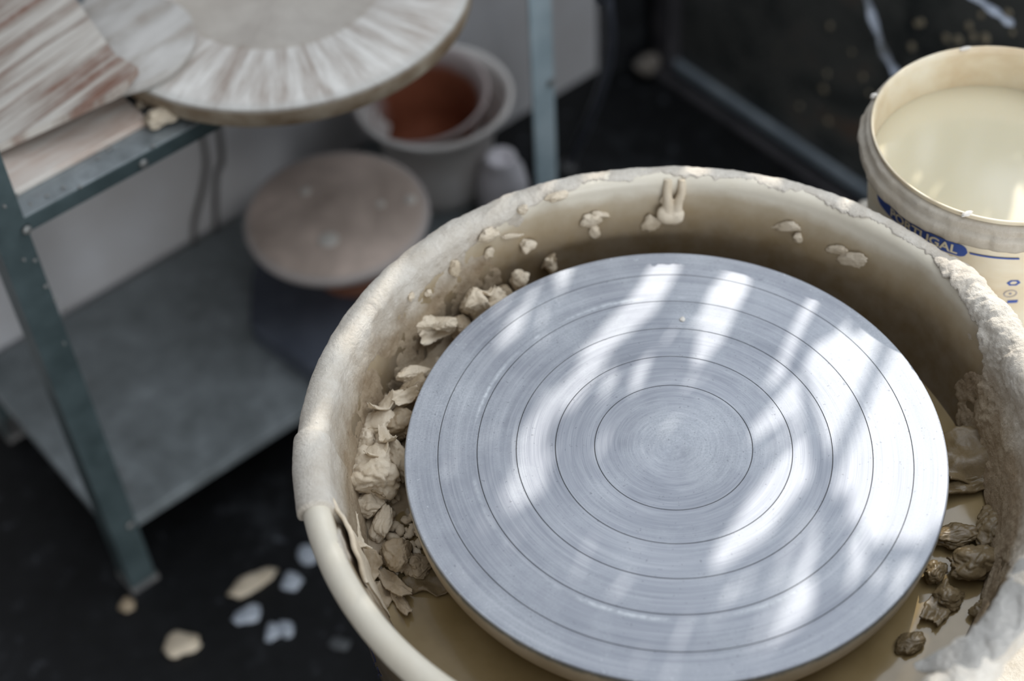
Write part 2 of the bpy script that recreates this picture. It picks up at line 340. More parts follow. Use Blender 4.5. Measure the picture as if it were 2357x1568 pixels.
# streaks run along the board's long side (image lower-left to upper-right)
M_boardA = wood_mat('clay_smeared_board', (.50, .38, .31), (.60, .50, .43), (.68, .63, .57), (9, 60, 9), -A37)
M_boardB = wood_mat('ribbed_streaked_board', (.22, .11, .075), (.37, .31, .265), (.60, .565, .51), (5, 75, 5), -.56, lo=.37, hi=.58)
def quad_board(pts, z0, z1):
    return prism([(p.x, p.y) for p in pts], z0, z1)
A = [at(60, 436, -.023), at(337, 276, -.023), at(329, 262, -.023), at(262, 190, -.023)]
A = [UN(-.224, A[0].dot(EN)+.004), A[1], A[2], UN(A[3].dot(EU)-.004, .765), UN(-.224, .765)]
o = mesh('throwing_board', *quad_board(A, ZU, ZU+.006), M_boardA, smooth=False); bevel(o, .001)
tag(o, 'pinkish clay-smeared wooden board lying flat on the upper steel deck, under the streaked one', 'board')
Bq = [(-60, 358), (262, 211), (290, 188), (316, 152), (268, 128), (190, 20)]
zt = lambda x, y: -.0085+4.4e-5*(x-50)-8.5e-5*(y-385)
top = [at(x, y, zt(x, y)) for x, y in Bq]; q0 = top[-1]; q1 = top[0]
top += [q0+(q0-top[-2])*1.6, q1+(q0-top[-2])*1.9+Vector((-.03, .03, 0))]; nn_ = (top[1]-top[0]).cross(top[4]-top[0])
for q in top[-2:]: q.z = top[0].z-((q.x-top[0].x)*nn_.x+(q.y-top[0].y)*nn_.y)/nn_.z
top = [Vector((p.x, p.y, p.z)) for p in top]
nb = len(top); ctr = sum(top, Vector())/nb
# ridged upper face: cut the board into parallel boards edge to edge
def ridged(top, th):
    xs = [p for p in top]; dirv = (at(262, 211, 0)-at(-60, 358, 0)); dirv.z = 0; dirv.normalize(); per = Vector((-dirv.y, dirv.x, 0))
    b = bmesh.new(); vs = [b.verts.new(p) for p in xs]; b.faces.new(vs)
    lo = min(p.dot(per) for p in xs); hi = max(p.dot(per) for p in xs); k = lo+.002
    while k < hi:
        bmesh.ops.bisect_plane(b, geom=b.verts[:]+b.edges[:]+b.faces[:], plane_co=per*k, plane_no=per); k += .0035
    lo2 = min(p.dot(dirv) for p in xs); hi2 = max(p.dot(dirv) for p in xs); k = lo2+.01
    while k < hi2:
        bmesh.ops.bisect_plane(b, geom=b.verts[:]+b.edges[:]+b.faces[:], plane_co=dirv*k, plane_no=dirv); k += .012
    r = bmesh.ops.extrude_face_region(b, geom=b.faces[:]); 
    for g in r['geom']:
        if isinstance(g, bmesh.types.BMVert): g.co.z -= th
    for v_ in b.verts:
        if v_ in [g for g in r['geom'] if isinstance(g, bmesh.types.BMVert)]: continue
        s = v_.co.dot(per); v_.co.z += .0011*noise.noise(Vector((s*260, v_.co.dot(dirv)*5, 0)))+.0006*noise.noise(Vector((s*700, v_.co.dot(dirv)*10, 5)))
    bmesh.ops.recalc_face_normals(b, faces=b.faces[:]); b.verts.ensure_lookup_table(); b.verts.index_update()
    v = [tuple(q.co) for q in b.verts]; f = [tuple(q.index for q in g.verts) for g in b.faces]; b.free(); return v, f
v, f = ridged(top, .0075)
tag(mesh('ribbed_board', v, f, M_boardB, sharp=40), 'weathered ribbed wooden board with brown and grey streaks on top of the smooth pinkish one', 'board')
v, f = lump(at(372, 266, -.021), (.017, .010, .007), 8, .5, 4, 5); tag(mesh('clay_crumb', v, f, M_clay), 'pale clay crumb at the corner of the pinkish board on the upper deck', 'clay crumb')
v, f = lump(at(333, 238, -.026), (.008, .007, .004), 9, .5, 3); tag(mesh('clay_crumb', v, f, M_clay), 'small clay crumb in the shadow under the large round bat', 'clay crumb')
# round plaster bat with brushed rays
def ray_mat():
    m = NT('brushed_slip_bat', .75); x, y, z = m.xyz(); r = m.math('SQRT', m.math('ADD', m.math('MULTIPLY', x, x), m.math('MULTIPLY', y, y))); ang = m.math('ARCTAN2', y, x)
    cx = m.n('ShaderNodeCombineXYZ'); m.l(m.math('MULTIPLY', m.math('COSINE', ang), 8), cx.inputs[0]); m.l(m.math('MULTIPLY', m.math('SINE', ang), 8), cx.inputs[1]); m.l(m.math('MULTIPLY', r, 9), cx.inputs[2])
    n = m.noise(1., 6, .68, cx.outputs[0]); c = m.ramp(n, [(.36, (.38, .32, .275)), (.50, (.58, .545, .50)), (.62, (.76, .735, .69))])
    inn = m.ramp(r, [(.083, 1.), (.090, 0.)]); c = m.mix(inn, c, m.ramp(m.noise(8, 4), [(.3, (.52, .49, .45)), (.7, (.62, .60, .57))]))
    edge = m.ramp(r, [(.157, 0.), (.162, .6)]); c = m.mix(edge, c, (.50, .49, .46)); 
    side = m.ramp(z, [(.0165, 1.), (.0185, 0.)]); c = m.mix(side, c, m.ramp(m.noise(30, 5), [(.35, (.20, .14, .085)), (.65, (.38, .32, .24))]))
    m.color(c); m.bump(n, .5, .002); return m.m
Dc = at(545, 60, -.001)
Dz = -.001; Dc = Vector((-.2790, .5265, Dz))
prof = [(0, Dz-.020), (.1630, Dz-.020), (.1655, Dz-.0185), (.1668, Dz-.004), (.1655, Dz-.0005), (.163, Dz), (.091, Dz-.0005), (.088, Dz-.0022), (0, Dz-.0022)]
tag(mesh('round_bat', *lathe(prof, (Dc.x, Dc.y), 160), ray_mat(), origin=(Dc.x, Dc.y, Dz-.020), sharp=40), 'large round plaster bat with brushed rays, overhanging the upper deck', 'bat')
prof = [(0, ZU), (.085, ZU), (.087, ZU+.003), (.087, Dz-.0208), (.085, Dz-.0201), (0, Dz-.0201)]
tag(mesh('round_bat', *lathe(prof, (Dc.x+.01, Dc.y+.03), 64), M_boardA, sharp=40), 'smaller round bat hidden beneath the large brushed one', 'bat')
Cc = Vector((-.409, .449)); prof = [(0, Dz+.0002), (.062, Dz+.0002), (.0655, Dz+.003), (.066, Dz+.0075), (.064, Dz+.009), (0, Dz+.009)]
M_batC = wood_mat('grey_slip_bat', (.34, .30, .26), (.46, .44, .41), (.55, .53, .50), (12, 45, 12), -A37-.15)
tag(mesh('round_bat', *lathe([(r*1.0, z) for r, z in prof], (Cc.x, Cc.y), 96), M_batC, sharp=40), 'small grey round bat between the ribbed board and the large brushed bat', 'bat')
# ------------------------------------------------ things on the lower deck
M_tile = simple('dark_slate', (.06, .07, .095), .55, c2=(.12, .135, .17), scale=12)
M_tileside = simple('dark_brown_edge', (.03, .022, .016), .6, c2=(.06, .05, .04), scale=20)
F0 = [at(578, 640, -.402), at(575, 742, -.402), at(735, 860, -.402)]
cF = (F0[0]+F0[2])/2+EU*.075+EN*.02
pf = [F0[0], F0[1], F0[2], F0[2]+EU*.05-EN*.004, F0[2]+EU*.09+EN*.04, F0[2]+EU*.085+EN*.11, F0[0]+EU*.10+EN*.035, F0[0]+EU*.03+EN*.03]
o = mesh('slate_slab', *prism([(p.x, p.y) for p in pf], ZL, -.402), M_tile, smooth=False); bevel(o, .0015)
tag(o, 'dark slate-grey many-sided slab lying on the lower deck below the round board', 'slab')
Ec = Vector((-.2665, .549)); ez = -.300
M_terra = simple('terracotta', (.20, .075, .04), .7, c2=(.32, .14, .09), scale=14)
o = mesh('clay_stand', *lathe([(0, -.402), (.040, -.402), (.036, -.37), (.038, -.335), (.046, -.3145), (0, -.3145)], (Ec.x+.006, Ec.y+.020), 48), M_terra, sharp=50)
tag(o, 'orange terracotta stand between the dark slab and the round board', 'stand')
def batE_mat():
    m = NT('spotted_wooden_bat', .6); n = m.noise(9, 5, .6, dist=.5); c = m.ramp(n, [(.36, (.38, .30, .25)), (.50, (.56, .45, .38)), (.64, (.76, .61, .52))])
    x, y, z = m.xyz(); r = m.math('SQRT', m.math('ADD', m.math('MULTIPLY', x, x), m.math('MULTIPLY', y, y))); c = m.mix(m.ramp(r, [(.085, 0.), (.092, .8)]), c, (.45, .42, .41))
    m.color(c); return m.m
o = mesh('round_board', *lathe([(0, ez-.0142), (.088, ez-.0142), (.0920, ez-.011), (.0940, ez-.005), (.0925, ez-.001), (.0905, ez), (0, ez)], (Ec.x, Ec.y), 96), batE_mat(), origin=(Ec.x, Ec.y, ez-.0145), sharp=50)
tag(o, 'round brown wooden board with white clay specks, above the dark slab', 'round board')
for i, (a, b, s, t) in enumerate(((756, 552, .0105, 'big'), (703, 440, .0055, ''), (945, 460, .006, ''), (876, 470, .0045, ''))):
    c = at(a, b, ez+.001); V, F = ico(3)
    tag(mesh('clay_speck', [c+Vector((p.x*s, p.y*s, p.z*.0022)) for p in V], F, M_crust),
        ('round white blob of clay near the front of the speckled brown board', 'white clay speck near the left side of the speckled brown board', 'white clay speck at the right edge of the speckled brown board', 'faint clay speck right of the middle of the speckled brown board')[i], 'clay speck')
# nested clay pots
def pot_mat():
    m = NT('pale_clay_pot', .75); x, y, z = m.xyz(); c = m.ramp(m.noise(14, 5, .6), [(.35, (.66, .61, .57)), (.65, (.82, .79, .76))]); m.color(c); m.bump(m.noise(60, 4), .3, .002); return m.m
def inner_mat():
    m = NT('terracotta_with_white_slip', .7); x, y, z = m.xyz(); nz = m.noise(11, 4, .6)
    lipw = m.ramp(m.math('ADD', z, m.math('MULTIPLY', nz, .02)), [(.112, 0.), (.122, .9)])
    side = m.ramp(m.math('ADD', m.math('ADD', m.math('MULTIPLY', x, -6.), m.math('MULTIPLY', y, -2.6)), m.math('MULTIPLY', nz, .5)), [(.40, 0.), (.56, 1.)])
    f_ = m.math('MAXIMUM', m.math('MULTIPLY', lipw, .85), m.math('MULTIPLY', side, m.ramp(z, [(.045, 0.), (.085, .95)])))
    or_ = m.ramp(m.noise(9, 5, .6), [(.35, (.17, .045, .018)), (.65, (.34, .105, .05))]); m.color(m.mix(f_, or_, (.52, .48, .47))); return m.m
Pc = Vector((-.1665, .7225)); pz = -.300
pt = thing('flared_pot', (Pc.x, Pc.y, ZL), 'large pale flared clay pot at the back of the lower deck, holding a terracotta pot', 'pot')
prof = [(0, ZL), (.050, ZL), (.056, ZL+.02), (.060, ZL+.05), (.062, ZL+.075), (.070, ZL+.100), (.082, ZL+.120), (.0865, pz-.004), (.0855, pz), (.0805, pz-.001), (.077, pz-.012), (.066, pz-.032), (.056, pz-.06), (.05, pz-.10), (0, ZL+.012)]
mesh('body', *lathe(prof, Pc, 96), pot_mat(), pt)
M_terraD = simple('dark_terracotta', (.22, .08, .05), .7, c2=(.36, .15, .10), scale=14)
mesh('inner_band', *lathe([(.0806, pz-.0015), (.0772, pz-.0125), (.0662, pz-.0315), (.0668, pz-.0325), (.078, pz-.0135), (.0812, pz-.002)], Pc, 96, True), M_terraD, pt)
ip = thing('terracotta_pot', (Pc.x-.006, Pc.y-.002, ZL+.014), 'terracotta pot with whitish lip standing inside the large flared one', 'pot')
iz = pz+.0035
pr = [(0, ZL+.016), (.036, ZL+.016), (.044, ZL+.05), (.050, ZL+.08), (.060, iz-.03), (.070, iz-.008), (.0745, iz-.001), (.0735, iz+.001), (.069, iz-.002), (.062, iz-.016), (.053, iz-.04), (.045, iz-.07), (.037, ZL+.028), (0, ZL+.026)]
v, f = lathe(pr, (Pc.x-.0095, Pc.y+.001), 96); tl = Matrix.Rotation(math.radians(5), 3, Vector((.6, -.8, 0)))
pv = Vector((Pc.x-.0095, Pc.y+.001, iz-.06)); v = [pv+tl @ (Vector(q)-pv) for q in v]
mesh('body', v, f, inner_mat(), ip)
# white jar behind them
jc = at(1128, 418, -.375); M_jar = simple('white_glaze', (.70, .67, .70), .5, c2=(.80, .77, .80), scale=9)
o = mesh('white_jar', *lathe([(0, ZL), (.018, ZL), (.026, ZL+.02), (.0285, ZL+.045), (.024, ZL+.070), (.016, ZL+.082), (.017, ZL+.088), (.013, ZL+.088), (.012, ZL+.08), (0, ZL+.075)], (jc.x+.013, jc.y+.002), 64), M_jar)
tag(o, 'small white rounded jar right of the flared pot on the lower deck', 'jar')
# ------------------------------------------------ cables
M_cab = simple('grey_brown_cable', (.10, .09, .08), .6, c2=(.14, .13, .12), scale=20)
for i, pth in enumerate((((.083, .02), (.082, -.15), (.084, -.31), (.074, -.36), (.047, -.42), (.043, -.50), (.042, -.528)), ((.112, .02), (.110, -.2), (.102, -.334), (.090, -.36), (.078, -.41), (.071, -.46), (.070, -.528)))):
    v, f = tube(smooth_path([UN(a, WALLN-.0045, b) for a, b in pth], 40), .0031, 8)
    tag(mesh('wall_cable', v, f, M_cab), ('left of two thin cables running down the back wall behind the shelf', 'right of two thin cables running down the back wall behind the shelf')[i], 'cable', None)
M_bk = simple('black_rubber', (.07, .078, .10), .3, c2=(.12, .13, .16), scale=30, spec=.6)
cb = thing('power_cable', at(1310, 383, -H), 'black power cable hanging by the room corner, its grey tip on the floor', 'cable')
pth = [UN(.675, .745, .70), UN(.66, .735, .30), at(1388, -110, -.04), at(1390, -60, -.10), at(1402, 30, -.16), at(1405, 110, -.23), at(1385, 200, -.31), at(1350, 290, -.41), at(1318, 360, -.50), at(1309, 384, -.524)]
mesh('cord', *tube(smooth_path(pth, 70), .0052, 10), M_bk, cb)
c = at(1309, 382, -.5235); mesh('tip', *lump(c, (.009, .011, .006), 4, .3, 3, 3, .3), simple('grey_tip', (.18, .18, .18), .5), cb)
# clear plastic strips hanging before the panel
def clear_mat():
    m = NT('clear_plastic', .12, 0, .8); m.color(m.ramp(m.noise(30, 3), [(.35, (.10, .11, .12)), (.65, (.55, .62, .75))])); m.b.inputs['Transmission Weight'].default_value = .35; m.bump(m.noise(90, 3), .8, .004); return m.m
M_clear = clear_mat()
for i, (pp, w, lb) in enumerate((([(1988, -40), (1998, 5), (2008, 40), (2022, 80), (2030, 110), (2046, 140), (2058, 160), (2072, 190), (2080, 230)], .0052, 'shiny twisted clear plastic strip hanging just behind the bucket lip'),
                                 ([(2210, -40), (2250, -2), (2280, 20), (2305, 38), (2322, 52), (2334, 60)], .0050, 'shiny clear plastic strip in the top right corner against the dark panel'))):
    P0 = [onpanel(q, .60) for q in pp]; e = (P0[0]-P0[1]).normalized()
    P = smooth_path([UN(.690, P0[0].dot(EN)+.03, .302), UN(.66, P0[0].dot(EN)+.03, .20), P0[0]+e*.06+Vector((0, 0, .03))]+P0, 90)
    v, f = tube(P, lambda t: w*(1-.75*(t > .97))*(1+.25*math.sin(t*31)), 8, .35); tag(mesh('plastic_strip', v, f, M_clear), lb, 'plastic strip')
# ------------------------------------------------ clay bits on the floor
M_bluew = simple('bluish_white_plaster', (.34, .38, .44), .8, c2=(.52, .56, .62), scale=90)
bits = [((575, 1345), (.026, .010, .005), .55, M_clay, 'long beige clay chip on the black floor'),
        ((415, 1485), (.017, .015, .005), .2, M_clay, 'roundish beige clay chip nearest the bottom edge, on the black floor'),
        ((293, 1393), (.008, .008, .004), .2, M_clayd, 'small beige clay chip just below the foot of the shelf post'),
        ((672, 1337), (.011, .010, .003), .9, M_bluew, 'bluish white plaster chip between the long beige chip and the basin'),
        ((570, 1415), (.013, .010, .003), .5, M_bluew, 'bluish white plaster chip just below the long beige chip'),
        ((627, 1455), (.008, .011, .003), -.3, M_bluew, 'left half of a crescent of bluish plaster on the black floor'),
        ((658, 1447), (.008, .012, .003), .4, M_bluew, 'right half of a crescent of bluish plaster on the black floor'),
        ((712, 1275), (.011, .012, .003), .9, M_bluew, 'bluish white plaster chip partly hidden by the left side of the basin rim'),
        ((782, 1482), (.009, .009, .002), .9, simple('grey_plaster', (.07, .075, .08), .8, c2=(.12, .125, .13), scale=90), 'dim grey plaster chip on the floor near the basin')]
for i, (px, s, ro, mt, lb) in enumerate(bits):
    v, f = lump(at(px[0], px[1], -H+s[2]*.6), s, 90+i, ro, 3, 4, .8); tag(mesh('plaster_chip' if 'plaster' in lb else 'clay_chip', v, f, mt), lb, 'chip')
# ================================================================== POTTERY WHEEL
BC = (0, -.012)
M_table = clay_mat('clay_splashed_table', (.42, .36, .27), (.78, .73, .65), .6, .9, .9)
tz = -.120
whl = thing('pottery_wheel', (0, 0, -H), 'pottery wheel with a grey grooved metal wheel head and clay-splashed side table', 'pottery wheel')
poly = [(-.12, -.17), (.55, -.28), (.55, .335), (.198, .338), (.178, .30), (.165, .12), (-.10, .12)]
o = mesh('table_top', *prism(poly, tz-.025, tz), M_table, whl, smooth=False); bevel(o, .004)
M_body = simple('cream_enamel', (.45, .42, .36), .4)
mesh('cabinet', *prism([(-.10, -.14), (.30, -.16), (.30, .09), (-.09, .09)], -H+.04, tz-.025), M_body, whl, smooth=False)
for x, y in ((-.08, -.12), (.50, -.23), (.50, .29), (-.07, .07)): mesh('leg', *prism([(x-.015, y-.015), (x+.015, y-.015), (x+.015, y+.015), (x-.015, y+.015)], -H, tz-.025), M_dark, whl, smooth=False)
# ---- splash basin
RR, RZ, RT = .2296, .031, .0086
bs = thing('splash_basin', (BC[0], BC[1], tz), 'cream round splash basin crusted with clay around the wheel head', 'splash basin')
prof = [(.205, tz+.001), (.2155, -.115), (.2175, -.09), (.2200, -.06), (.2245, -.03), (.2260, .0), (.2262, .018)]
for k in range(0, 25):
    a = math.radians(-118+k*(298/24)); prof.append((RR+RT*math.cos(a), RZ+RT*math.sin(a)))
prof += [(.2190, .018), (.2130, -.005), (.2085, -.025), (.2040, -.042), (.198, -.050), (.06, -.052), (.0, -.052)]
v, f = lathe(prof, BC, 360)
mesh('shell', v, f, M_basin, bs)
f2 = None
# underside closure
mesh('underside', *lathe([(.205, tz+.001), (.05, tz+.001), (.05, tz+.003), (.2045, tz+.003)], BC, 96), M_basin, bs)
# ---- clay crust over rim and inner wall
def crust():
    path = []
    for k in range(0, 46):
        a = math.radians(-62+k*(242/45)); path.append((RR+RT*math.cos(a), RZ+RT*math.sin(a), math.cos(a), math.sin(a)))
    w = [(.2210, .031), (.2190, .018), (.2130, -.005), (.2085, -.025), (.2040, -.042)]
    for i in range(len(w)-1):
        a, b = w[i], w[i+1]; L = math.hypot(b[0]-a[0], b[1]-a[1]); m = max(2, int(L/.0010)); nx, nz = (b[1]-a[1])/L, -(b[0]-a[0])/L
        for k in range(1, m+1):
            t = k/m; path.append((a[0]+(b[0]-a[0])*t, a[1]+(b[1]-a[1])*t, nx, nz))
    P = np.array(path); M = len(P); Lc = np.concatenate([[0], np.cumsum(np.hypot(np.diff(P[:, 0]), np.diff(P[:, 1])))])
    N = 1900; th = np.degrees(2*np.pi*np.arange(N)/N)    # 0..360
    # key angles (deg): thickness on rim, where the coat ends down the inner wall, roughness, wall coat
    K = [ # theta, rim, end(l), rough, wall, wallrough
        (0, .0022, .115, .0016, .0028, .0040), (10, .0034, .080, .0034, .0016, .0034), (18, .0044, .040, .0046, -.0002, .0020), (28, .0034, .030, .0040, -.0014, .0008),
        (35, .0008, .0270, .0012, -.0018, .0004), (60, .0007, .0275, .0012, -.0018, .0006), (84, .0006, .0275, .0011, -.0018, .0006), (104, .0007, .0280, .0013, -.0016, .0010),
        (112, .0011, .034, .0016, -.0009, .0014), (122, .0012, .040, .0014, -.0003, .0016), (135, .0011, .050, .0011, .0004, .0016), (155, .0011, .060, .0010, .0006, .0015), (172, .0012, .070, .0009, .0009, .0013),
        (176.3, .0013, .070, .0008, .0010, .0010), (177.3, .0034, .070, .0006, .0015, .0008), (191.2, .0032, .070, .0006, .0020, .0008), (191.7, -.0012, .050, .0001, .0016, .0012),
        (197, -.0015, .03, .0001, .0006, .0016), (214, -.0015, .03, .0002, -.0010, .0010), (298, -.0015, .03, .0002, -.0018, .0004), (301, .0030, .030, .0030, -.0016, .0006),
        (308, .0050, .031, .0034, -.0016, .0006), (324, .0050, .034, .0034, -.0010, .0008), (332, .0026, .06, .0022, .0008, .0016), (345, .0020, .115, .0014, .0030, .0040), (360, .0022, .115, .0016, .0028, .0040)]
    K = np.array(K); col = [np.interp(th, K[:, 0], K[:, i]) for i in range(1, 6)]
    V = np.zeros((N, M, 3))
    for i in range(N):
        a = math.radians(th[i]); ca, sa = math.cos(a), math.sin(a); rimT, end, rg, wl, wr = (c[i] for c in col)
        e = end+.0045*noise.noise(Vector((ca*9, sa*9, 1)))+.0022*noise.noise(Vector((ca*45, sa*45, 2)))+.0012*noise.noise(Vector((ca*130, sa*130, 3)))
        for k in range(M):
            r, z, nx, nz = P[k]; l = Lc[k]; p = Vector((r*ca, r*sa, z))
            n1 = noise.noise(p*55); n2 = noise.fractal(p*190, .9, 2.1, 3)
            ter = min(1, max(0, (noise.noise(p*38+Vector((7, 7, 7)))+.08)*9))     # ledges of older layers
            if l < e: t = rimT+rg*(.45*n1+.35*n2+.45*(ter-.5)); 
            else:
                d = min(1, (l-e)/.0012); tr = rimT+rg*(.45*n1+.35*n2+.45*(ter-.5)); tw = wl+wr*(.8*n1+.35*n2+.5*(ter-.5)); t = tr*(1-d)+tw*d
            if l < .006: t = t*(l/.006)-.0012*(1-l/.006)*1.
            if k == M-1: t = -.002
            t = max(t, -.0016); r2 = r+nx*t; V[i, k] = (BC[0]+r2*ca, BC[1]+r2*sa, z+nz*t)
    F = []
    for i in range(N):
        j = (i+1) % N
        for k in range(M-1): F.append((i*M+k, j*M+k, j*M+k+1, i*M+k+1))
    return V.reshape(-1, 3), F
def crust_mat():
    m = NT('clay_crust', .66); x, y, z = m.xyz(); n1 = m.noise(45, 5); n2 = m.noise(450, 6, .65)
    f_ = m.math('ADD', m.math('MULTIPLY', n1, .7), m.math('MULTIPLY', n2, .3)); dry = m.ramp(f_, [(.34, (.55, .485, .40)), (.66, (.74, .69, .61))]); damp = m.ramp(f_, [(.34, (.25, .18, .11)), (.66, (.42, .34, .24))])
    hz = m.math('ADD', z, m.math('MULTIPLY', m.math('SUBTRACT', n1, .5), .03))      # z from the basin foot: rim at .15
    k = m.ramp(m.math('MULTIPLY', hz, 5.), [(.60, 0.), (.76, 1.)]); m.color(m.mix(k, damp, dry))
    m.bump(m.math('ADD', m.math('MULTIPLY', n2, .9), m.math('MULTIPLY', m.noise(150, 5, .7), 1.0)), .85, .0016); return m.m
v, f = crust(); M_cr = crust_mat(); mesh('clay_crust', v, f, M_cr, bs)
def wallpt(deg, z, inset=0.):
    zs = [.031, .018, -.005, -.025, -.042]; rs = [.2210, .2190, .2130, .2085, .2040]
    r = float(np.interp(-z, [-q for q in zs], rs))-inset; a = math.radians(deg); return Vector((BC[0]+r*math.cos(a), BC[1]+r*math.sin(a), z))
# blue print on the outside of the basin, low at the left
def onshell(px):
    d = ray(px); t = .5
    while t < 2:
        q = CAM+d*t; r = float(np.interp(q.z, [-.12, -.115, -.09, -.06, -.03, 0., .018], [.205, .2155, .2175, .22, .2245, .226, .2262]))+.0003
        if q.z < .018 and math.hypot(q.x-BC[0], q.y-BC[1]) < r: break
        t += .0003
    return q
mk = []
for pl in ([(853, 1492), (860, 1510), (864, 1524)], [(861, 1526), (865, 1540), (868, 1550)], [(868, 1536), (873, 1549), (878, 1556)], [(871, 1552), (877, 1568), (883, 1586)]):
    mk.append(tube(smooth_path([onshell(q) for q in pl], 10), .0005, 6))
mesh('printed_marks', *merge(*mk), simple('navy_print', (.01, .014, .045), .6), bs)
# ---- drip hanging at the back rim
dp = []
for s, (dx, zz0, zz1, r0, r1) in enumerate(((-2.0, .0375, .010, .0030, .0044), (2.5, .0360, .012, .0026, .0042))):
    a0 = 84.0-dx*.55; pts = [wallpt(a0, .036, -.002)+Vector((0, 0, .001)), wallpt(a0-.2*dx*.2, .028, .0025), wallpt(84.2-dx*.42, .021, .0042), wallpt(84.2-dx*.36, .013, .0045)]
    dp.append(tube(smooth_path(pts, 24), lambda t, r0=r0, r1=r1: r0+(r1-r0)*t, 12))
dp.append(lump(wallpt(84.2, .0115, .0042), (.0088, .0060, .0088), 12, 0, 4, 0, .15))
dp.append(lump(wallpt(85.6, .021, .002), (.0035, .0025, .004), 13, 0, 3, 2, .5))
dr_ = mesh('clay_drip', *merge(*dp), M_clay, bs); q_ = dr_.modifiers.new('remesh', 'REMESH'); q_.mode = 'VOXEL'; q_.voxel_size = .0006; q_.use_smooth_shade = True; q_ = dr_.modifiers.new('smooth', 'SMOOTH'); q_.iterations = 5; q_.factor = .6
# lumps stuck on the inner wall
stuck = [(88.3, .002, (.0052, .002, .0062), 0), (99.9, .010, (.0055, .0025, .005), 0), (98.0, .014, (.006, .0016, .0016), .2), (99.3, .000, (.003, .0018, .005), 0), (61.8, .0125, (.0085, .0018, .0036), -.2), (59.6, .0065, (.003, .0018, .003), 0),
         (48.6, .0055, (.0088, .0018, .0050), -.25), (51.8, .008, (.006, .0014, .0030), -.3), (120.4, .0265, (.0062, .0035, .0052), .2), (113.0, .036, (.003, .0025, .003), 0), (106.2, .0385, (.0065, .003, .003), 0), (113.2, .005, (.0045, .0035, .0045), .2),
         (129.0, .015, (.0035, .003, .006), 0), (109.3, -.014, (.0032, .003, .006), .3), (116., .017, (.007, .0013, .0018), .2), (121, .012, (.003, .0016, .004), 0), (136, .012, (.0022, .002, .0022), 0), (140, .02, (.0025, .002, .0025), 0)]
for i, (dg, z, s, tw) in enumerate(stuck):
    a = math.radians(dg); c = wallpt(dg, z, s[1]*.45 if s[2] > .0046 else s[1]*.6)
    v, f = lump((0, 0, 0), (s[0]*1.3, s[1]*1.2, s[2]*1.25), 200+i, 0, 4, 3, .9); Mr = Matrix.Rotation(a-math.pi/2, 3, 'Z') @ Matrix.Rotation(tw*2, 3, 'Y')
    mesh('stuck_clay', [c+Mr @ q for q in v], f, M_clay if z > -.012 and dg > 30 else M_clayd, bs)
# torn clay layer peeling away from the bare rim, front left: a standing sheet with a dark gap behind it
def peel():
    n = 46; m = 10; top = []; V = []; F = []
    for i in range(n+1):
        t = i/n; a = math.radians(188.5+13.5*t+.15*noise.noise(Vector((t*9, 1, 0)))); ztop = .0335-.030*t**1.7+.0012*noise.noise(Vector((t*14, 2, 0))); rt_ = .2212-.0082*min(1, t*2.2)**.8
        for j in range(m+1):
            q = j/m; z = ztop*(1-q)-.043*q; r = rt_*(1-q)+.2035*q+.0010*noise.noise(Vector((t*7, q*3, 4)))
            for s_ in (0, 1):
                w = (.0019+.0010*noise.noise(Vector((t*5, q*5, 8))))*(1.15 if j == 0 else 1)*(1 if s_ else -1)*.6; V.append((BC[0]+(r+w)*math.cos(a), BC[1]+(r+w)*math.sin(a), z))
    ix = lambda i, j, s_: (i*(m+1)+j)*2+s_
    for i in range(n):
        for j in range(m):
            F.append((ix(i, j, 0), ix(i+1, j, 0), ix(i+1, j+1, 0), ix(i, j+1, 0))); F.append((ix(i, j, 1), ix(i, j+1, 1), ix(i+1, j+1, 1), ix(i+1, j, 1)))
        F.append((ix(i, 0, 0), ix(i, 0, 1), ix(i+1, 0, 1), ix(i+1, 0, 0)))
    for i in (0, n):
        for j in range(m): F.append((ix(i, j, 0), ix(i, j+1, 0), ix(i, j+1, 1), ix(i, j, 1)))
    return V, F
mesh('peeled_clay', *peel(), M_clay, bs)
# thick pointed slab over the rim, bottom right
def slab(c0, w, seed):
    return None
pts = [at(2106, 1541, .036), at(2150, 1530, .040), at(2212, 1512, .042), at(2262, 1486, .042), at(2298, 1448, .041), at(2338, 1392, .040), at(2385, 1310, .038)]
v, f = tube(smooth_path(pts, 160), lambda t: .0026+.0082*min(1, t*2.6)*(1+.25*noise.noise(Vector((t*10, 0, 3)))), 60, .5)
v = [q+Vector((noise.noise(q*70), noise.noise(q*70+Vector((5, 0, 0))), noise.noise(q*90+Vector((0, 5, 0)))))*.0016+Vector((0, 0, 1))*(.0012*min(1, max(0, noise.noise(q*60+Vector((3, 3, 3)))*8))+.0007*fr(q, 250, 3)) for q in v]
mesh('rim_slab', v, f, clay_mat('grey_drying_clay', (.30, .285, .26), (.42, .40, .37), .7, .8), bs)
# ---- slip pool in the basin
def slip_mat():
    m = NT('watery_slip', .12, 0, .5); m.color(m.ramp(m.noise(16, 5), [(.35, (.23, .165, .075)), (.7, (.33, .245, .125))])); m.bump(m.noise(25, 3), .15, .002)
    return m.m
def pool():
    v = [(BC[0], BC[1], -.0435)]; f = []; nr = 30; na = 240
    for i in range(1, nr+1):
        r = .045+(.2030-.045)*i/nr
        for k in range(na):
            a = 2*math.pi*k/na; x, y = BC[0]+r*math.cos(a), BC[1]+r*math.sin(a); v.append((x, y, -.0435+.0006*noise.noise(Vector((x*30, y*30, 0)))))
    for i in range(nr-1):
        for k in range(na): f.append((1+i*na+k, 1+i*na+(k+1) % na, 1+(i+1)*na+(k+1) % na, 1+(i+1)*na+k))
    return v[1:], [tuple(q-1 for q in g) for g in f]
v, f = pool(); tag(mesh('slip_pool', v, f, slip_mat()), 'brown watery slip lying in the bottom of the splash basin', 'slip', kind='stuff')
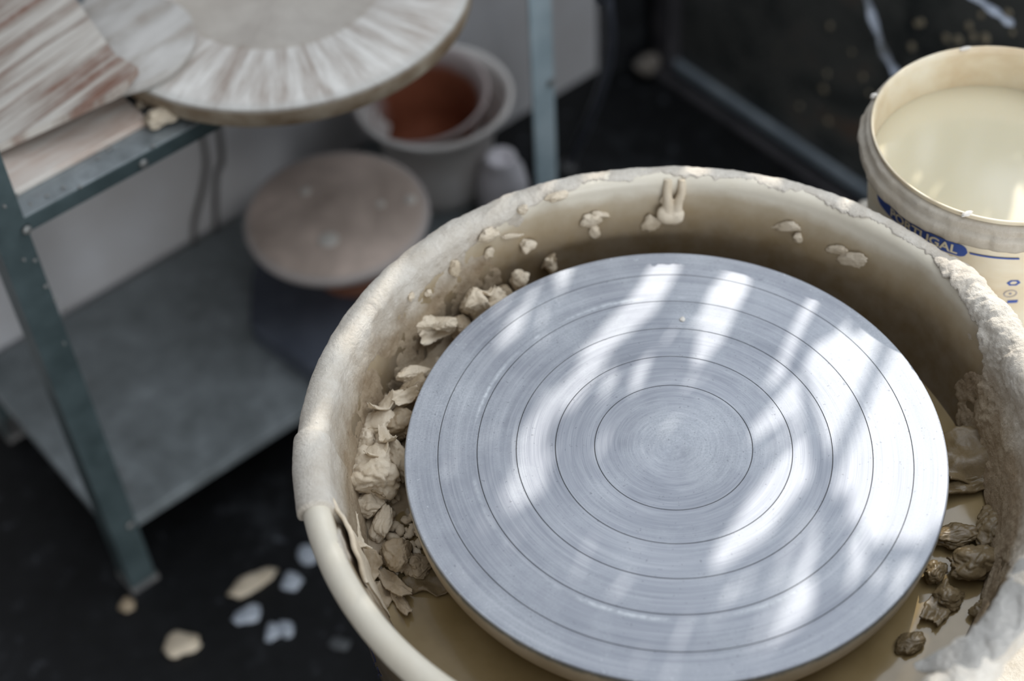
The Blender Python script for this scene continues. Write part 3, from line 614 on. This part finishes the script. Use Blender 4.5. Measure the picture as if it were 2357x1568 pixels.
# ---- wheel head
R0 = .1742; prof = [(.0, 0), (.003, 0)]
gro = [.0508, .0762, .1016, .127, .1524]
for g in gro:
    prof += [(g-.00032, 0), (g-.0001, -.0006), (g+.0001, -.0006), (g+.00032, 0)]
prof += [(R0-.0010, 0), (R0-.0003, -.0004), (R0, -.0012)]
wh = mesh('wheel_head', *lathe(prof, (0, 0), 360), M_metal, whl, sharp=25); wh['label'] = 'grey turned aluminium wheel head with concentric grooves'
mesh('grooves', *merge(*[lathe([(g-.00022, -.00035), (g+.00022, -.00035)], (0, 0), 360) for g in gro]), M_groove, wh)
def side_mat():
    m = NT('slip_coated_edge', .5); x, y, z = m.xyz(); n = m.noise(140, 6, .7); nz = m.math('ADD', z, m.math('MULTIPLY', m.math('SUBTRACT', n, .5), .010))
    k = m.ramp(m.math('SUBTRACT', nz, .505), [(.0195, 0.), (.0225, 1.)]); m.color(m.mix(k, m.ramp(m.noise(30, 5), [(.35, (.52, .44, .32)), (.65, (.64, .56, .45))]), (.20, .21, .20))); return m.m
pr = [(R0, -.0012), (R0+.0004, -.003), (R0+.0002, -.010), (R0-.0008, -.018), (R0-.003, -.0235), (R0-.008, -.026), (.05, -.027), (.05, -.044)]
mesh('slip_coated_edge', *lathe(pr, (0, 0), 360), side_mat(), wh)
v, f = lump(at(1571, 735, .0004), (.0022, .0022, .0006), 5, 0, 3, 2, .3); mesh('clay_fleck', v, f, M_crust, wh)
# ---- loose clay trimmings between wheel head and basin wall
def put(name, v, f, mat, lb, cat='clay lump', grp=None): return tag(mesh(name, v, f, mat), lb, cat, grp)
G = 'clay trimmings heaped in the left side of the basin'
L_ = [ # px, z, size, rot, seed, material, label
 ((855, 1085), -.022, (.0150, .0165, .0135), .3, 301, M_clay, 'biggest folded clay lump, low in the left heap beside the wheel head'),
 ((905, 1045), -.026, (.0075, .0150, .0105), .5, 302, M_clay, 'upright clay lump wedged between the biggest lump and the wheel head'),
 ((838, 1020), -.022, (.0090, .0090, .0090), .2, 303, M_clay, 'crumbly clay lump against the wall, just above the biggest lump'),
 ((865, 975), -.020, (.0140, .0095, .0080), .1, 304, M_clay, 'pointed clay lump with a dark hollow, left middle of the heap'),
 ((920, 975), -.024, (.0110, .0110, .0080), .9, 305, M_clayd, 'clay lump tucked beside the wheel head edge in mid heap'),
 ((905, 930), -.020, (.0150, .0060, .0060), .5, 306, M_clay, 'long pale clay lump above the hollow one'),
 ((955, 895), -.020, (.0100, .0070, .0070), .9, 307, M_clayd, 'small clay lump touching the upper left of the wheel head'),
 ((950, 862), -.018, (.0100, .0045, .0045), .5, 308, M_clay, 'flat clay shaving beside the wheel head, upper left'),
 ((880, 1205), -.036, (.0060, .0110, .0045), -.2, 309, M_clay, 'square-ended clay piece lying below the biggest lump'),
 ((845, 1165), -.034, (.0100, .0080, .0070), .2, 310, M_clay, 'crumbling clay piece joining the biggest lump below'),
 ((1095, 700), -.010, (.0090, .0085, .0110), .2, 311, M_clay, 'bright jagged clay lump at the upper left edge of the wheel head'),
 ((1135, 690), -.013, (.0085, .0060, .0070), .7, 312, M_clay, 'small clay lump right of the bright jagged one'),
 ((1062, 755), -.020, (.0080, .0060, .0080), .5, 313, M_clayd, 'shaded clay lump left of the bright jagged one'),
 ((1195, 645), -.014, (.0060, .0050, .0085), .2, 314, M_clay, 'small upright clay crumb behind the wheel head, upper left'),
 ((1160, 672), -.020, (.0060, .0050, .0050), .2, 315, M_clayd, 'darker clay crumb beside the upright crumb behind the wheel head'),
 ((1268, 610), -.016, (.0035, .0040, .0080), .2, 316, M_clay, 'curled clay sliver behind the wheel head'),
 ((970, 748), -.008, (.0120, .0055, .0050), .1, 317, M_clay, 'pale clay ledge sticking out from the wall, upper left'),
 ((1020, 747), -.009, (.0085, .0050, .0045), -.1, 318, M_clay, 'short pale clay ledge to the right of the long one'),
 ((915, 1280), -.036, (.0100, .0120, .0070), .3, 319, M_clayd, 'ridged clay lump in the slip, lower left of the wheel head'),
 ((955, 1300), -.040, (.0080, .0080, .0050), .3, 320, M_clayd, 'small damp clay lump under the left edge of the wheel head'),
]
for (px, z, s, ro, sd, mt, lb) in L_:
    v, f = lump(at(px[0], px[1], z), [q*1.15 for q in s], sd, ro, 5, 3, .62, (.3*math.sin(sd), .3*math.cos(sd*2))); put('clay_lump', v, f, mt, lb)
Fk = [ # px, z, L, W, th, rot, tiltx, tilty, seed, curl, mat, label
 ((815, 1235), -.020, .036, .012, .0022, 1.75, .7, .2, 401, .5, M_clay, 'curved upright clay shaving leaning on the front left rim'),
 ((845, 1305), -.030, .022, .018, .0022, 1.3, .35, .1, 402, .2, M_clayd, 'squarish clay slab just below the curved upright shaving'),
 ((905, 1345), -.039, .030, .011, .0022, 2.3, .1, .1, 403, .2, M_clayd, 'cracked clay strip lying in the slip, lower left'),
 ((925, 1390), -.041, .022, .008, .0022, 2.0, .1, .1, 404, .3, M_clayd, 'narrow clay strip pointing down into the slip'),
 ((865, 1375), -.041, .024, .020, .0020, .6, .1, .0, 405, .1, M_clayd, 'broad damp clay slab half sunk by the lower left wall'),
 ((985, 1335), -.042, .034, .022, .0022, -.2, .05, .0, 406, .1, M_claywet, 'smooth damp clay sheet running under the wheel head, lower left'),
 ((868, 1050), -.014, .016, .010, .0016, .8, -.5, .3, 407, .9, M_clay, 'thin clay flap folded over the top of the biggest lump'),
 ((2235, 1040), -.030, .050, .040, .0030, .4, .12, -.1, 408, .1, M_claywet, 'smooth damp clay sheet slumped at the right wall of the basin'),
 ((2240, 1300), -.036, .030, .020, .0040, .2, .1, .1, 409, .3, M_claywet, 'wet shiny clay slab in the right side of the basin'),
 ((2165, 1395), -.040, .030, .016, .0030, .9, .1, .0, 410, .2, M_claywet, 'wet clay scrap lower right of the wheel head'),
 ((2225, 1120), -.038, .040, .010, .0030, .2, .2, .1, 411, .2, M_claywet, 'torn clay edge below the slumped sheet on the right'),
]
for (px, z, Ln, Wd, th, ro, tx, ty, sd, cu, mt, lb) in Fk:
    v, f = flake(at(px[0], px[1], z), Ln, Wd, th, sd, ro, tx, ty, cu); put('clay_shaving' if 'shaving' in lb or 'strip' in lb else 'clay_slab', v, f, mt, lb, 'clay shaving' if 'shaving' in lb or 'strip' in lb else 'clay slab')
for (px, z, Ln, Wd, th, ro, tx, ty, sd, cu, mt, lb) in [
 ((880, 940), -.012, .020, .012, .0018, .9, -.4, .3, 421, .9, M_clay, 'curled clay shaving near the wall, above the hollow lump'),
 ((935, 915), -.012, .018, .009, .0016, .5, .5, -.2, 422, .8, M_clay, 'curled clay shaving resting on the heap close to the wheel head'),
 ((890, 1010), -.012, .017, .010, .0016, 1.9, .4, .4, 423, .9, M_clay, 'folded clay flap between the hollow lump and the biggest lump'),
 ((1000, 765), -.014, .026, .012, .0018, .5, .9, .0, 424, .5, M_clay, 'upright torn clay sheet below the pale ledge'),
 ((1115, 678), -.004, .014, .010, .0016, .6, -.6, .5, 425, .9, M_clay, 'small curled flap on top of the bright jagged lump'),
 ((872, 1130), -.024, .014, .010, .0018, 1.4, .5, .2, 426, .8, M_clayd, 'clay flap folded below the biggest lump')]:
    v, f = flake(at(px[0], px[1], z), Ln, Wd, th, sd, ro, tx, ty, cu); put('clay_shaving', v, f, mt, lb, 'clay shaving')
Lw = [((2245, 1290), -.034, (.0130, .0100, .0070), .3, 501, 'largest wet clay lump in the slip on the right'), ((2185, 1375), -.040, (.0090, .0060, .0040), .3, 502, 'wet clay lump with a glint, lower right of the wheel head'),
      ((2095, 1480), -.041, (.0080, .0060, .0035), .6, 503, 'wet clay scrap near the pointed rim slab'), ((2200, 1235), -.038, (.0140, .0070, .0050), .1, 504, 'low wet clay ridge right of the wheel head'),
      ((2290, 1400), -.038, (.0120, .0090, .0050), .1, 505, 'wet clay lump against the lower right wall'), ((2150, 1320), -.038, (.0070, .0050, .0050), .9, 506, 'small wet crumb touching the right edge of the wheel head'), ((2290, 1210), -.036, (.0140, .0100, .0060), .9, 507, 'brown wet lump by the right wall of the basin')]
for (px, z, s, ro, sd, lb) in Lw:
    v, f = lump(at(px[0], px[1], z), [q*1.2 for q in s], sd, ro, 5, 2, .6); put('wet_clay_lump', v, f, M_claywet, lb)
# fine crumbs nobody could count
vv = []; R = random.Random(11)
for i in range(130):
    dg = R.choice([R.gauss(150, 14), R.gauss(168, 12), R.gauss(186, 5), R.uniform(110, 175)]); rr = R.uniform(.180, .2055)-.012*(dg > 180)
    a = math.radians(dg); s = R.uniform(.0012, .0036)
    vv.append(lump((BC[0]+rr*math.cos(a), BC[1]+rr*math.sin(a), -.041+R.uniform(0, .012)*max(0, (rr-.185)/.02)*(dg < 185)), (s*1.4, s, s*.8), 600+i, R.uniform(0, 3), 2, 4, 1.2))
tag(mesh('clay_crumbs', *merge(*vv), M_clay), 'fine dry clay crumbs scattered in the left of the basin', 'clay crumbs', kind='stuff')
# heap bed on the left so that the lumps rest on something
def bed():
    v = []; f = []; na = 150; nr = 22
    for i in range(na+1):
        dg = 104+88*i/na; a = math.radians(dg); k = math.sin(math.pi*i/na)**.6
        for j in range(nr+1):
            r = .158+(.2085-.158)*j/nr; x, y = BC[0]+r*math.cos(a), BC[1]+r*math.sin(a); p = Vector((x, y, 0))
            h = -.046+k*(.004+.020*(j/nr)**1.3)*(.55+.45*noise.noise(p*35))+.004*noise.fractal(p*120, .9, 2, 4)*k; v.append((x, y, min(h, -.012)))
    w = nr+1
    for i in range(na):
        for j in range(nr): a = i*w+j; f.append((a, a+w, a+w+1, a+1))
    return v, f
v, f = bed(); tag(mesh('clay_sludge', v, f, M_clayd), 'bank of damp clay sludge under the trimmings at the left wall', 'sludge', kind='stuff')
# ================================================================== BUCKET
kc = (.2565, .2127)
def bucket_mat():
    m = NT('translucent_cream_plastic', .42); n = m.noise(12, 5, .6, dist=.4); c = m.ramp(n, [(.35, (.60, .46, .29)), (.52, (.72, .62, .45)), (.7, (.80, .74, .60))])
    st = m.ramp(m.noise(26, 4, .6), [(.62, 0.), (.74, .6)]); m.color(m.mix(st, c, (.45, .33, .2))); m.b.inputs['Subsurface Weight'].default_value = .15; m.b.inputs['Subsurface Radius'].default_value = (.01, .007, .004); return m.m
M_bucket = bucket_mat()
bk = thing('plastic_bucket', (kc[0], kc[1], tz), 'cream plastic bucket with blue lettering, right of the basin, full of milky water', 'bucket')
pr = [(0, tz), (.0750, tz), (.0770, tz+.003), (.0912, .020), (.0915, .058), (.0925, .0605), (.0938, .0600), (.0940, .0585)]
inn = [(.0905, .0605), (.0893, .055), (.0880, .02), (.0750, tz+.006), (0, tz+.005)]
mesh('body', *lathe([(0, tz), (.0740, tz), (.0758, tz+.003), (.0905, .018), (.0918, .054), (.0925, .0598), (.0933, .0606), (.0926, .0612), (.0912, .0607), (.0902, .055), (.0886, .02), (.0740, tz+.006), (0, tz+.005)], kc, 160), M_bucket, bk)
M_band = clay_mat('clay_smeared_plastic', (.36, .31, .245), (.47, .425, .355), .5, .5)
def bandmesh():
    pr = [(.0922, .0572), (.0950, .0566), (.0962, .0545), (.0960, .0510), (.0966, .0495), (.0988, .0485), (.0996, .046), (.0994, .0400), (.0984, .0380), (.0925, .0372), (.0917, .0385)]
    v, f = lathe(pr, kc, 420); out = []
    for x, y, z in v:
        d = Vector((x-kc[0], y-kc[1], 0)); l = d.length; k = .0007*noise.fractal(Vector((x, y, z))*110, .9, 2, 4)+.0009*max(0, min(1, noise.noise(Vector((x, y, z*1.3))*45)*8))*(l > .093)
        out.append(Vector((x, y, z))+d/l*min(k, .0016))
    return out, f
mesh('rim_band', *bandmesh(), M_band, bk)
M_blue = simple('blue_print', (.035, .075, .30), .45, c2=(.07, .12, .36), scale=40); M_cream = simple('cream_print', (.78, .70, .52), .5)
def cyl(px, R=.0912):                  # angle and height on the bucket wall
    d = ray(px); ox, oy = CAM.x-kc[0], CAM.y-kc[1]; a = d.x*d.x+d.y*d.y; b = 2*(ox*d.x+oy*d.y); c = ox*ox+oy*oy-R*R; t = (-b-math.sqrt(b*b-4*a*c))/(2*a)
    p = CAM+d*t; return math.atan2(p.y-kc[1], p.x-kc[0]), p.z
def brad(z): return .0758+(.0905-.0758)*(z-(tz+.003))/(.018-tz-.003)
def wrap(pts, off=.00035): return [(kc[0]+(brad(z)+off)*math.cos(a), kc[1]+(brad(z)+off)*math.sin(a), z) for a, z in pts]
def strip(a0, a1, z0, z1, off=.0003, n=24, th=.0002):
    P = []; f = []
    for i in range(n+1):
        a = a0+(a1-a0)*i/n
        for z in (z0, z1): P.append((a, z))
    for i in range(n): f.append((2*i, 2*i+2, 2*i+3, 2*i+1))
    return wrap(P, off), f
aL, zL = cyl((2222, 583)); aE, zE = cyl((2226, 581)); a2, z2 = cyl((2340, 597)); 
zc = zE; hh = .0062
def cart(a0, a1, zc, hh, off):
    n = 60; P = []; f = []
    for i in range(n+1):
        t = i/n; a = a0+(a1-a0)*t; ds = min(t, 1-t)*abs(a1-a0)*.09; k = hh*math.sqrt(max(0, 1-max(0, 1-ds/hh)**2)) if ds < hh else hh
        P += [(a, zc-k), (a, zc+k)]
    for i in range(n): f.append((2*i, 2*i+2, 2*i+3, 2*i+1))
    return wrap(P, off), f
aEnd = aE+.005; aStart = aEnd-.92
mesh('label_panel', *cart(aStart, aEnd, zc, hh, .0003), M_blue, bk)
# lettering on the panel
def letters(txt, a_start, a_end, zb, size, off, name, mat, bold=.0):
    cu = bpy.data.curves.new('t', 'FONT'); cu.body = txt; cu.size = 1; cu.offset = bold; cu.resolution_u = 6
    to = bpy.data.objects.new('t', cu); COL.objects.link(to); bpy.context.view_layer.update(); me = bpy.data.meshes.new_from_object(to.evaluated_get(bpy.context.evaluated_depsgraph_get()))
    V = np.array([v.co[:] for v in me.vertices]); F = [tuple(p.vertices) for p in me.polygons]; bpy.data.objects.remove(to)
    x0, x1 = V[:, 0].min(), V[:, 0].max(); P = [(a_start+(x-x0)/(x1-x0)*(a_end-a_start), zb+y*size) for x, y, _ in V]
    mesh(name, wrap(P, off), F, mat, bk, smooth=False)
letters('PORTUGAL', aEnd-.70, aEnd-.075, zc-.0040, .0116, .00055, 'lettering', M_cream, .025)
mesh('printed_line', *strip(aE+.022, a2+.02, zE-.0009, zE+.0007, .0003), M_blue, bk)
# small printed marks further down
def disc(px, w, h, off, ring=None, n=24):
    a0, z0 = cyl(px); P = []; f = []
    if ring:
        for k in range(n):
            t = 2*math.pi*k/n
            for s in (1, ring): P.append((a0+w*s*math.cos(t)/.09, z0+h*s*math.sin(t)))
        for k in range(n): j = (k+1) % n; f.append((2*k, 2*k+1, 2*j+1, 2*j))
    else:
        P = [(a0+w*math.cos(2*math.pi*k/n)/.09, z0+h*math.sin(2*math.pi*k/n)) for k in range(n)]; f = [tuple(range(n))]
    return wrap(P, off), f
mesh('printed_emblem', *merge(disc((2335, 658), .0050, .0036, .0003, .55, 6)), M_blue, bk)
mesh('printed_emblem', *merge(disc((2328, 686), .0048, .0042, .0003, .86), disc((2328, 686), .0010, .0010, .0003)), simple('faded_blue_print', (.22, .22, .30), .5), bk)
aa, zz = cyl((2325, 706)); mesh('printed_bar', *strip(aa-.01, aa+.075, zz-.0022, zz+.0012, .0003), M_blue, bk)
for px, s, z in (((2011, 222), (.0028, .002, .0022), .0590), ((2226, 492), (.0042, .0020, .0018), .0606), ((2222, 112), (.0055, .0015, .0012), .0604)):
    v, f = lump(at(px[0], px[1], z), s, 700+px[0], .2, 3, 3, .8); mesh('clay_fleck', v, f, M_crust, bk)
# milky water
def milk_mat():
    m = NT('milky_water', .10, 0, .5); m.color((.60, .54, .39)); m.b.inputs['Subsurface Weight'].default_value = .3; m.b.inputs['Subsurface Radius'].default_value = (.02, .015, .01); return m.m
v, f = lathe([(0, .0262), (.03, .0262), (.06, .0262), (.0887, .0262)], kc, 160); tag(mesh('milky_water', v, f, milk_mat()), 'still milky cream water filling the plastic bucket', 'water')
# ================================================================== OUTSIDE: bamboo whose leaves dapple the light
CAPS = [ # light patches between the leaves, as sun lands on the wheel head plane: x1,y1,x2,y2,half width (photo px), height
 (1560,600,1495,685,34,0),(1470,700,1378,800,26,0),(1310,890,1235,965,25,0),(1232,965,1215,1080,22,0),(1395,965,1385,1040,15,0),(1210,720,1162,790,20,0),(1300,632,1285,680,18,0),(1212,672,1140,735,13,0),
 (1350,850,1335,900,18,0),(1494,783,1470,875,10,0),(1548,755,1532,830,9,0),
 (1700,622,1665,690,40,0),(1640,600,1610,640,14,0),(1665,690,1640,780,34,0),(1640,780,1615,825,16,0),(1882,690,1862,732,19,0),(1840,750,1825,775,7,0),(1818,780,1765,875,22,0),
 (1970,850,2110,990,95,0),(1905,850,1950,960,42,0),(2050,1000,2120,1090,85,0),(2080,1100,2090,1190,60,0),(2180,880,2260,1000,60,0),(2150,760,2230,860,60,0),(1860,915,1745,985,24,0),(1548,945,1540,1035,11,0),(1620,1000,1572,1075,13,0),(1655,948,1650,958,11,0),(1602,918,1592,950,9,0),(1690,985,1660,1060,9,0),
 (1850,1040,1745,1195,34,0),(1742,1195,1685,1255,32,0),(1668,1245,1658,1300,17,0),(1865,1200,1840,1285,29,0),(1840,1290,1800,1345,26,0),(1843,1370,1775,1440,28,0),(1961,1275,1988,1345,20,0),(1930,1040,2010,1110,36,0),(1990,1120,2030,1190,30,0),
 (1755,1427,1725,1515,18,0),(1675,1415,1660,1440,16,0),(1607,1310,1600,1380,10,0),(1240,1055,1196,1168,22,0),(1038,1080,1032,1115,15,0),(1358,1085,1330,1130,11,0),(1310,1208,1272,1270,17,0),(1525,1235,1530,1262,18,0),(1506,1165,1503,1200,10,0),
 (1420,1335,1400,1372,12,0),(1442,1360,1436,1400,9,0),(1317,1320,1308,1345,10,0),(1410,1495,1400,1510,22,0),(1540,1485,1545,1520,22,0),
 (1105,695,1080,715,25,-.01),(1010,745,950,748,18,-.008),(1190,640,1180,660,14,-.01),(880,680,790,800,17,.037),(745,920,725,1050,16,.037),(1320,424,1460,392,12,.039),(1490,384,1560,384,20,.039),(1600,384,1720,394,26,.039),(1760,402,1860,424,20,.039),(1900,436,1960,458,16,.039),(1220,445,1290,425,10,.039),(800,1300,910,1450,26,.037),(1130,530,1110,545,14,.028),
 (2200,600,2340,735,72,.035),(2340,700,2440,820,90,.035),(2300,500,2390,500,42,.027),(2300,600,2357,640,30,.0),(2180,575,2260,600,14,.01),(2320,1540,2360,1460,70,-.12),(2035,330,2020,240,16,.058),(2060,190,2130,140,10,.055),(2050,400,2200,490,7,.06),(2050,520,2120,560,9,.01)]
def foliage():
    hs = 1/math.tan(SUN_EL)
    caps = []
    for x1, y1, x2, y2, w, z in CAPS:
        a = at(x1, y1, z); b = at(x2, y2, z); q = Vector((math.cos(SUN_AZ), math.sin(SUN_AZ), 0))*(-z*hs)
        a = a+q; b = b+q; caps.append((a.x, a.y, b.x, b.y, w/3500*1.15))
    caps = np.array(caps)
    def sd(P):   # >0 inside a light patch (metres)
        P = np.atleast_2d(P); A = caps[:, :2]; B = caps[:, 2:4]; d = B-A; L = (d**2).sum(1)+1e-12
        t = (((P[:, None]-A[None])*d[None]).sum(2)/L).clip(0, 1); c = A[None]+t[..., None]*d[None]; return (caps[:, 4][None]-np.linalg.norm(P[:, None]-c, axis=2)).max(1)
    R = random.Random(3); V = []; F = []; g = .006
    xs = np.arange(-.27, .30, g); ys = np.arange(-.27, .30, g); GX, GY = np.meshgrid(xs, ys, indexing='ij'); P = np.stack([GX.ravel(), GY.ravel()], 1)
    az = np.array([math.cos(SUN_AZ), math.sin(SUN_AZ)]); pr = np.array([-az[1], az[0]])
    inside = sd(P); lim = P@pr      # the open side, lower right, stays sunny
    want = (inside < -.001) & ((P[:, 0]-.0)**2+(P[:, 1]+.0)**2 < .34**2) & (P[:, 0] > -9)
    cov = np.zeros(len(P), bool); order = list(np.where(want)[0]); R.shuffle(order)
    for ps, (Ln, Wd, tries) in enumerate(((.085, .014, 6), (.060, .011, 6), (.038, .008, 8), (.022, .006, 8))):
        for gi in order:
            if cov[gi] or (ps == 3 and R.random() < .3): continue
            for _ in range(tries):
                L = Ln*R.uniform(.75, 1.2); w = Wd*R.uniform(.8, 1.2); k = (DOORU+.10-float(P[gi][0]*EU.x+P[gi][1]*EU.y))/(SDIR.dot(EU))+R.uniform(0, .06)
                el = R.gauss(-75, 16); el = math.radians(el); hz = R.uniform(0, 6.283); d = Vector((math.cos(el)*math.cos(hz), math.cos(el)*math.sin(hz), math.sin(el)))
                s = d.cross(SDIR); s = (s.normalized()+Vector((R.gauss(0, .25), R.gauss(0, .25), R.gauss(0, .25)))).normalized()
                c0 = Vector((P[gi][0], P[gi][1], 0))+SDIR*k-d*L*R.uniform(.2, .8)
                ts = (0, .12, .35, .6, .82, 1.); ws = (.12, .75, 1., .8, .42, .02); pts = []
                droop = Vector((0, 0, -1))*L*.12
                row = []
                for t, ww in zip(ts, ws):
                    m = c0+d*L*t+droop*t*t; row.append((m-s*w*.5*ww, m+s*w*.5*ww))
                flat = [q for rr in row for q in rr]+[(a+b)/2 for a, b in row]
                G2 = np.array([(q-SDIR*(q.z/SDIR.z))[:2] for q in flat]); ins = sd(G2)
                if (ins > .001).mean() > .08 or ins.max() > .004: continue
                b = len(V); V += [q for rr in row for q in rr]
                for i in range(5): F.append((b+2*i, b+2*i+1, b+2*i+3, b+2*i+2))
                # mark covered cells
                pa = np.array([(q-SDIR*(q.z/SDIR.z))[:2] for q in (row[1][0], row[4][1])]); cA = np.array((((row[0][0]+row[0][1])/2)-SDIR*(((row[0][0]+row[0][1])/2).z/SDIR.z))[:2]); cB = np.array(((row[-1][0])-SDIR*(row[-1][0].z/SDIR.z))[:2])
                dd = cB-cA; LL = (dd**2).sum(); t = (((P-cA)@dd)/LL).clip(.08, .85); ds = np.linalg.norm(P-(cA+t[:, None]*dd), axis=1); cov |= ds < w*.42
                break
    return V, F
bp = thing('bamboo_plant', UN(1.05, .1, -H), 'leafy bamboo standing outside the window, throwing dappled shade on the wheel', 'plant')
v, f = foliage()
def leaf_mat():
    m = NT('bamboo_leaf', .5); m.color(m.ramp(m.noise(20, 3), [(.3, (.05, .12, .025)), (.7, (.10, .20, .05))])); m.b.inputs['Transmission Weight'].default_value = 0.; return m.m
mesh('foliage', v, f, leaf_mat(), bp, smooth=False)
base = UN(1.05, .1, -H); fc = sum((Vector(q) for q in v), Vector())/len(v)
for k in range(5):
    tp = fc+Vector((rnd.uniform(-.12, .12), rnd.uniform(-.1, .1), .42)); b0 = Vector((fc.x+rnd.uniform(-.05, .1)+.12, fc.y+rnd.uniform(-.05, .1)+.16, -H))
    mesh('cane', *tube(smooth_path([b0, b0.lerp(tp, .5)+Vector((.04, .06, .1)), tp+Vector((.10, .16, 0))], 20), .005, 8), simple('cane', (.2, .25, .08), .5), bp)
M_soil = simple('garden_soil', (.05, .045, .03), .9, c2=(.10, .12, .06), scale=6)
plane_mesh('ground_outside', *boxun(.98, 3.2, -2.2, 2.2, -H-.05, -H), M_soil)
# ------------------------------------------------------------------ lift everything so that the floor is z = 0
for o in list(bpy.data.objects):
    if '_o' in o.keys(): del o['_o']
    if o.parent is None: o.location.z += H
bpy.context.view_layer.update()
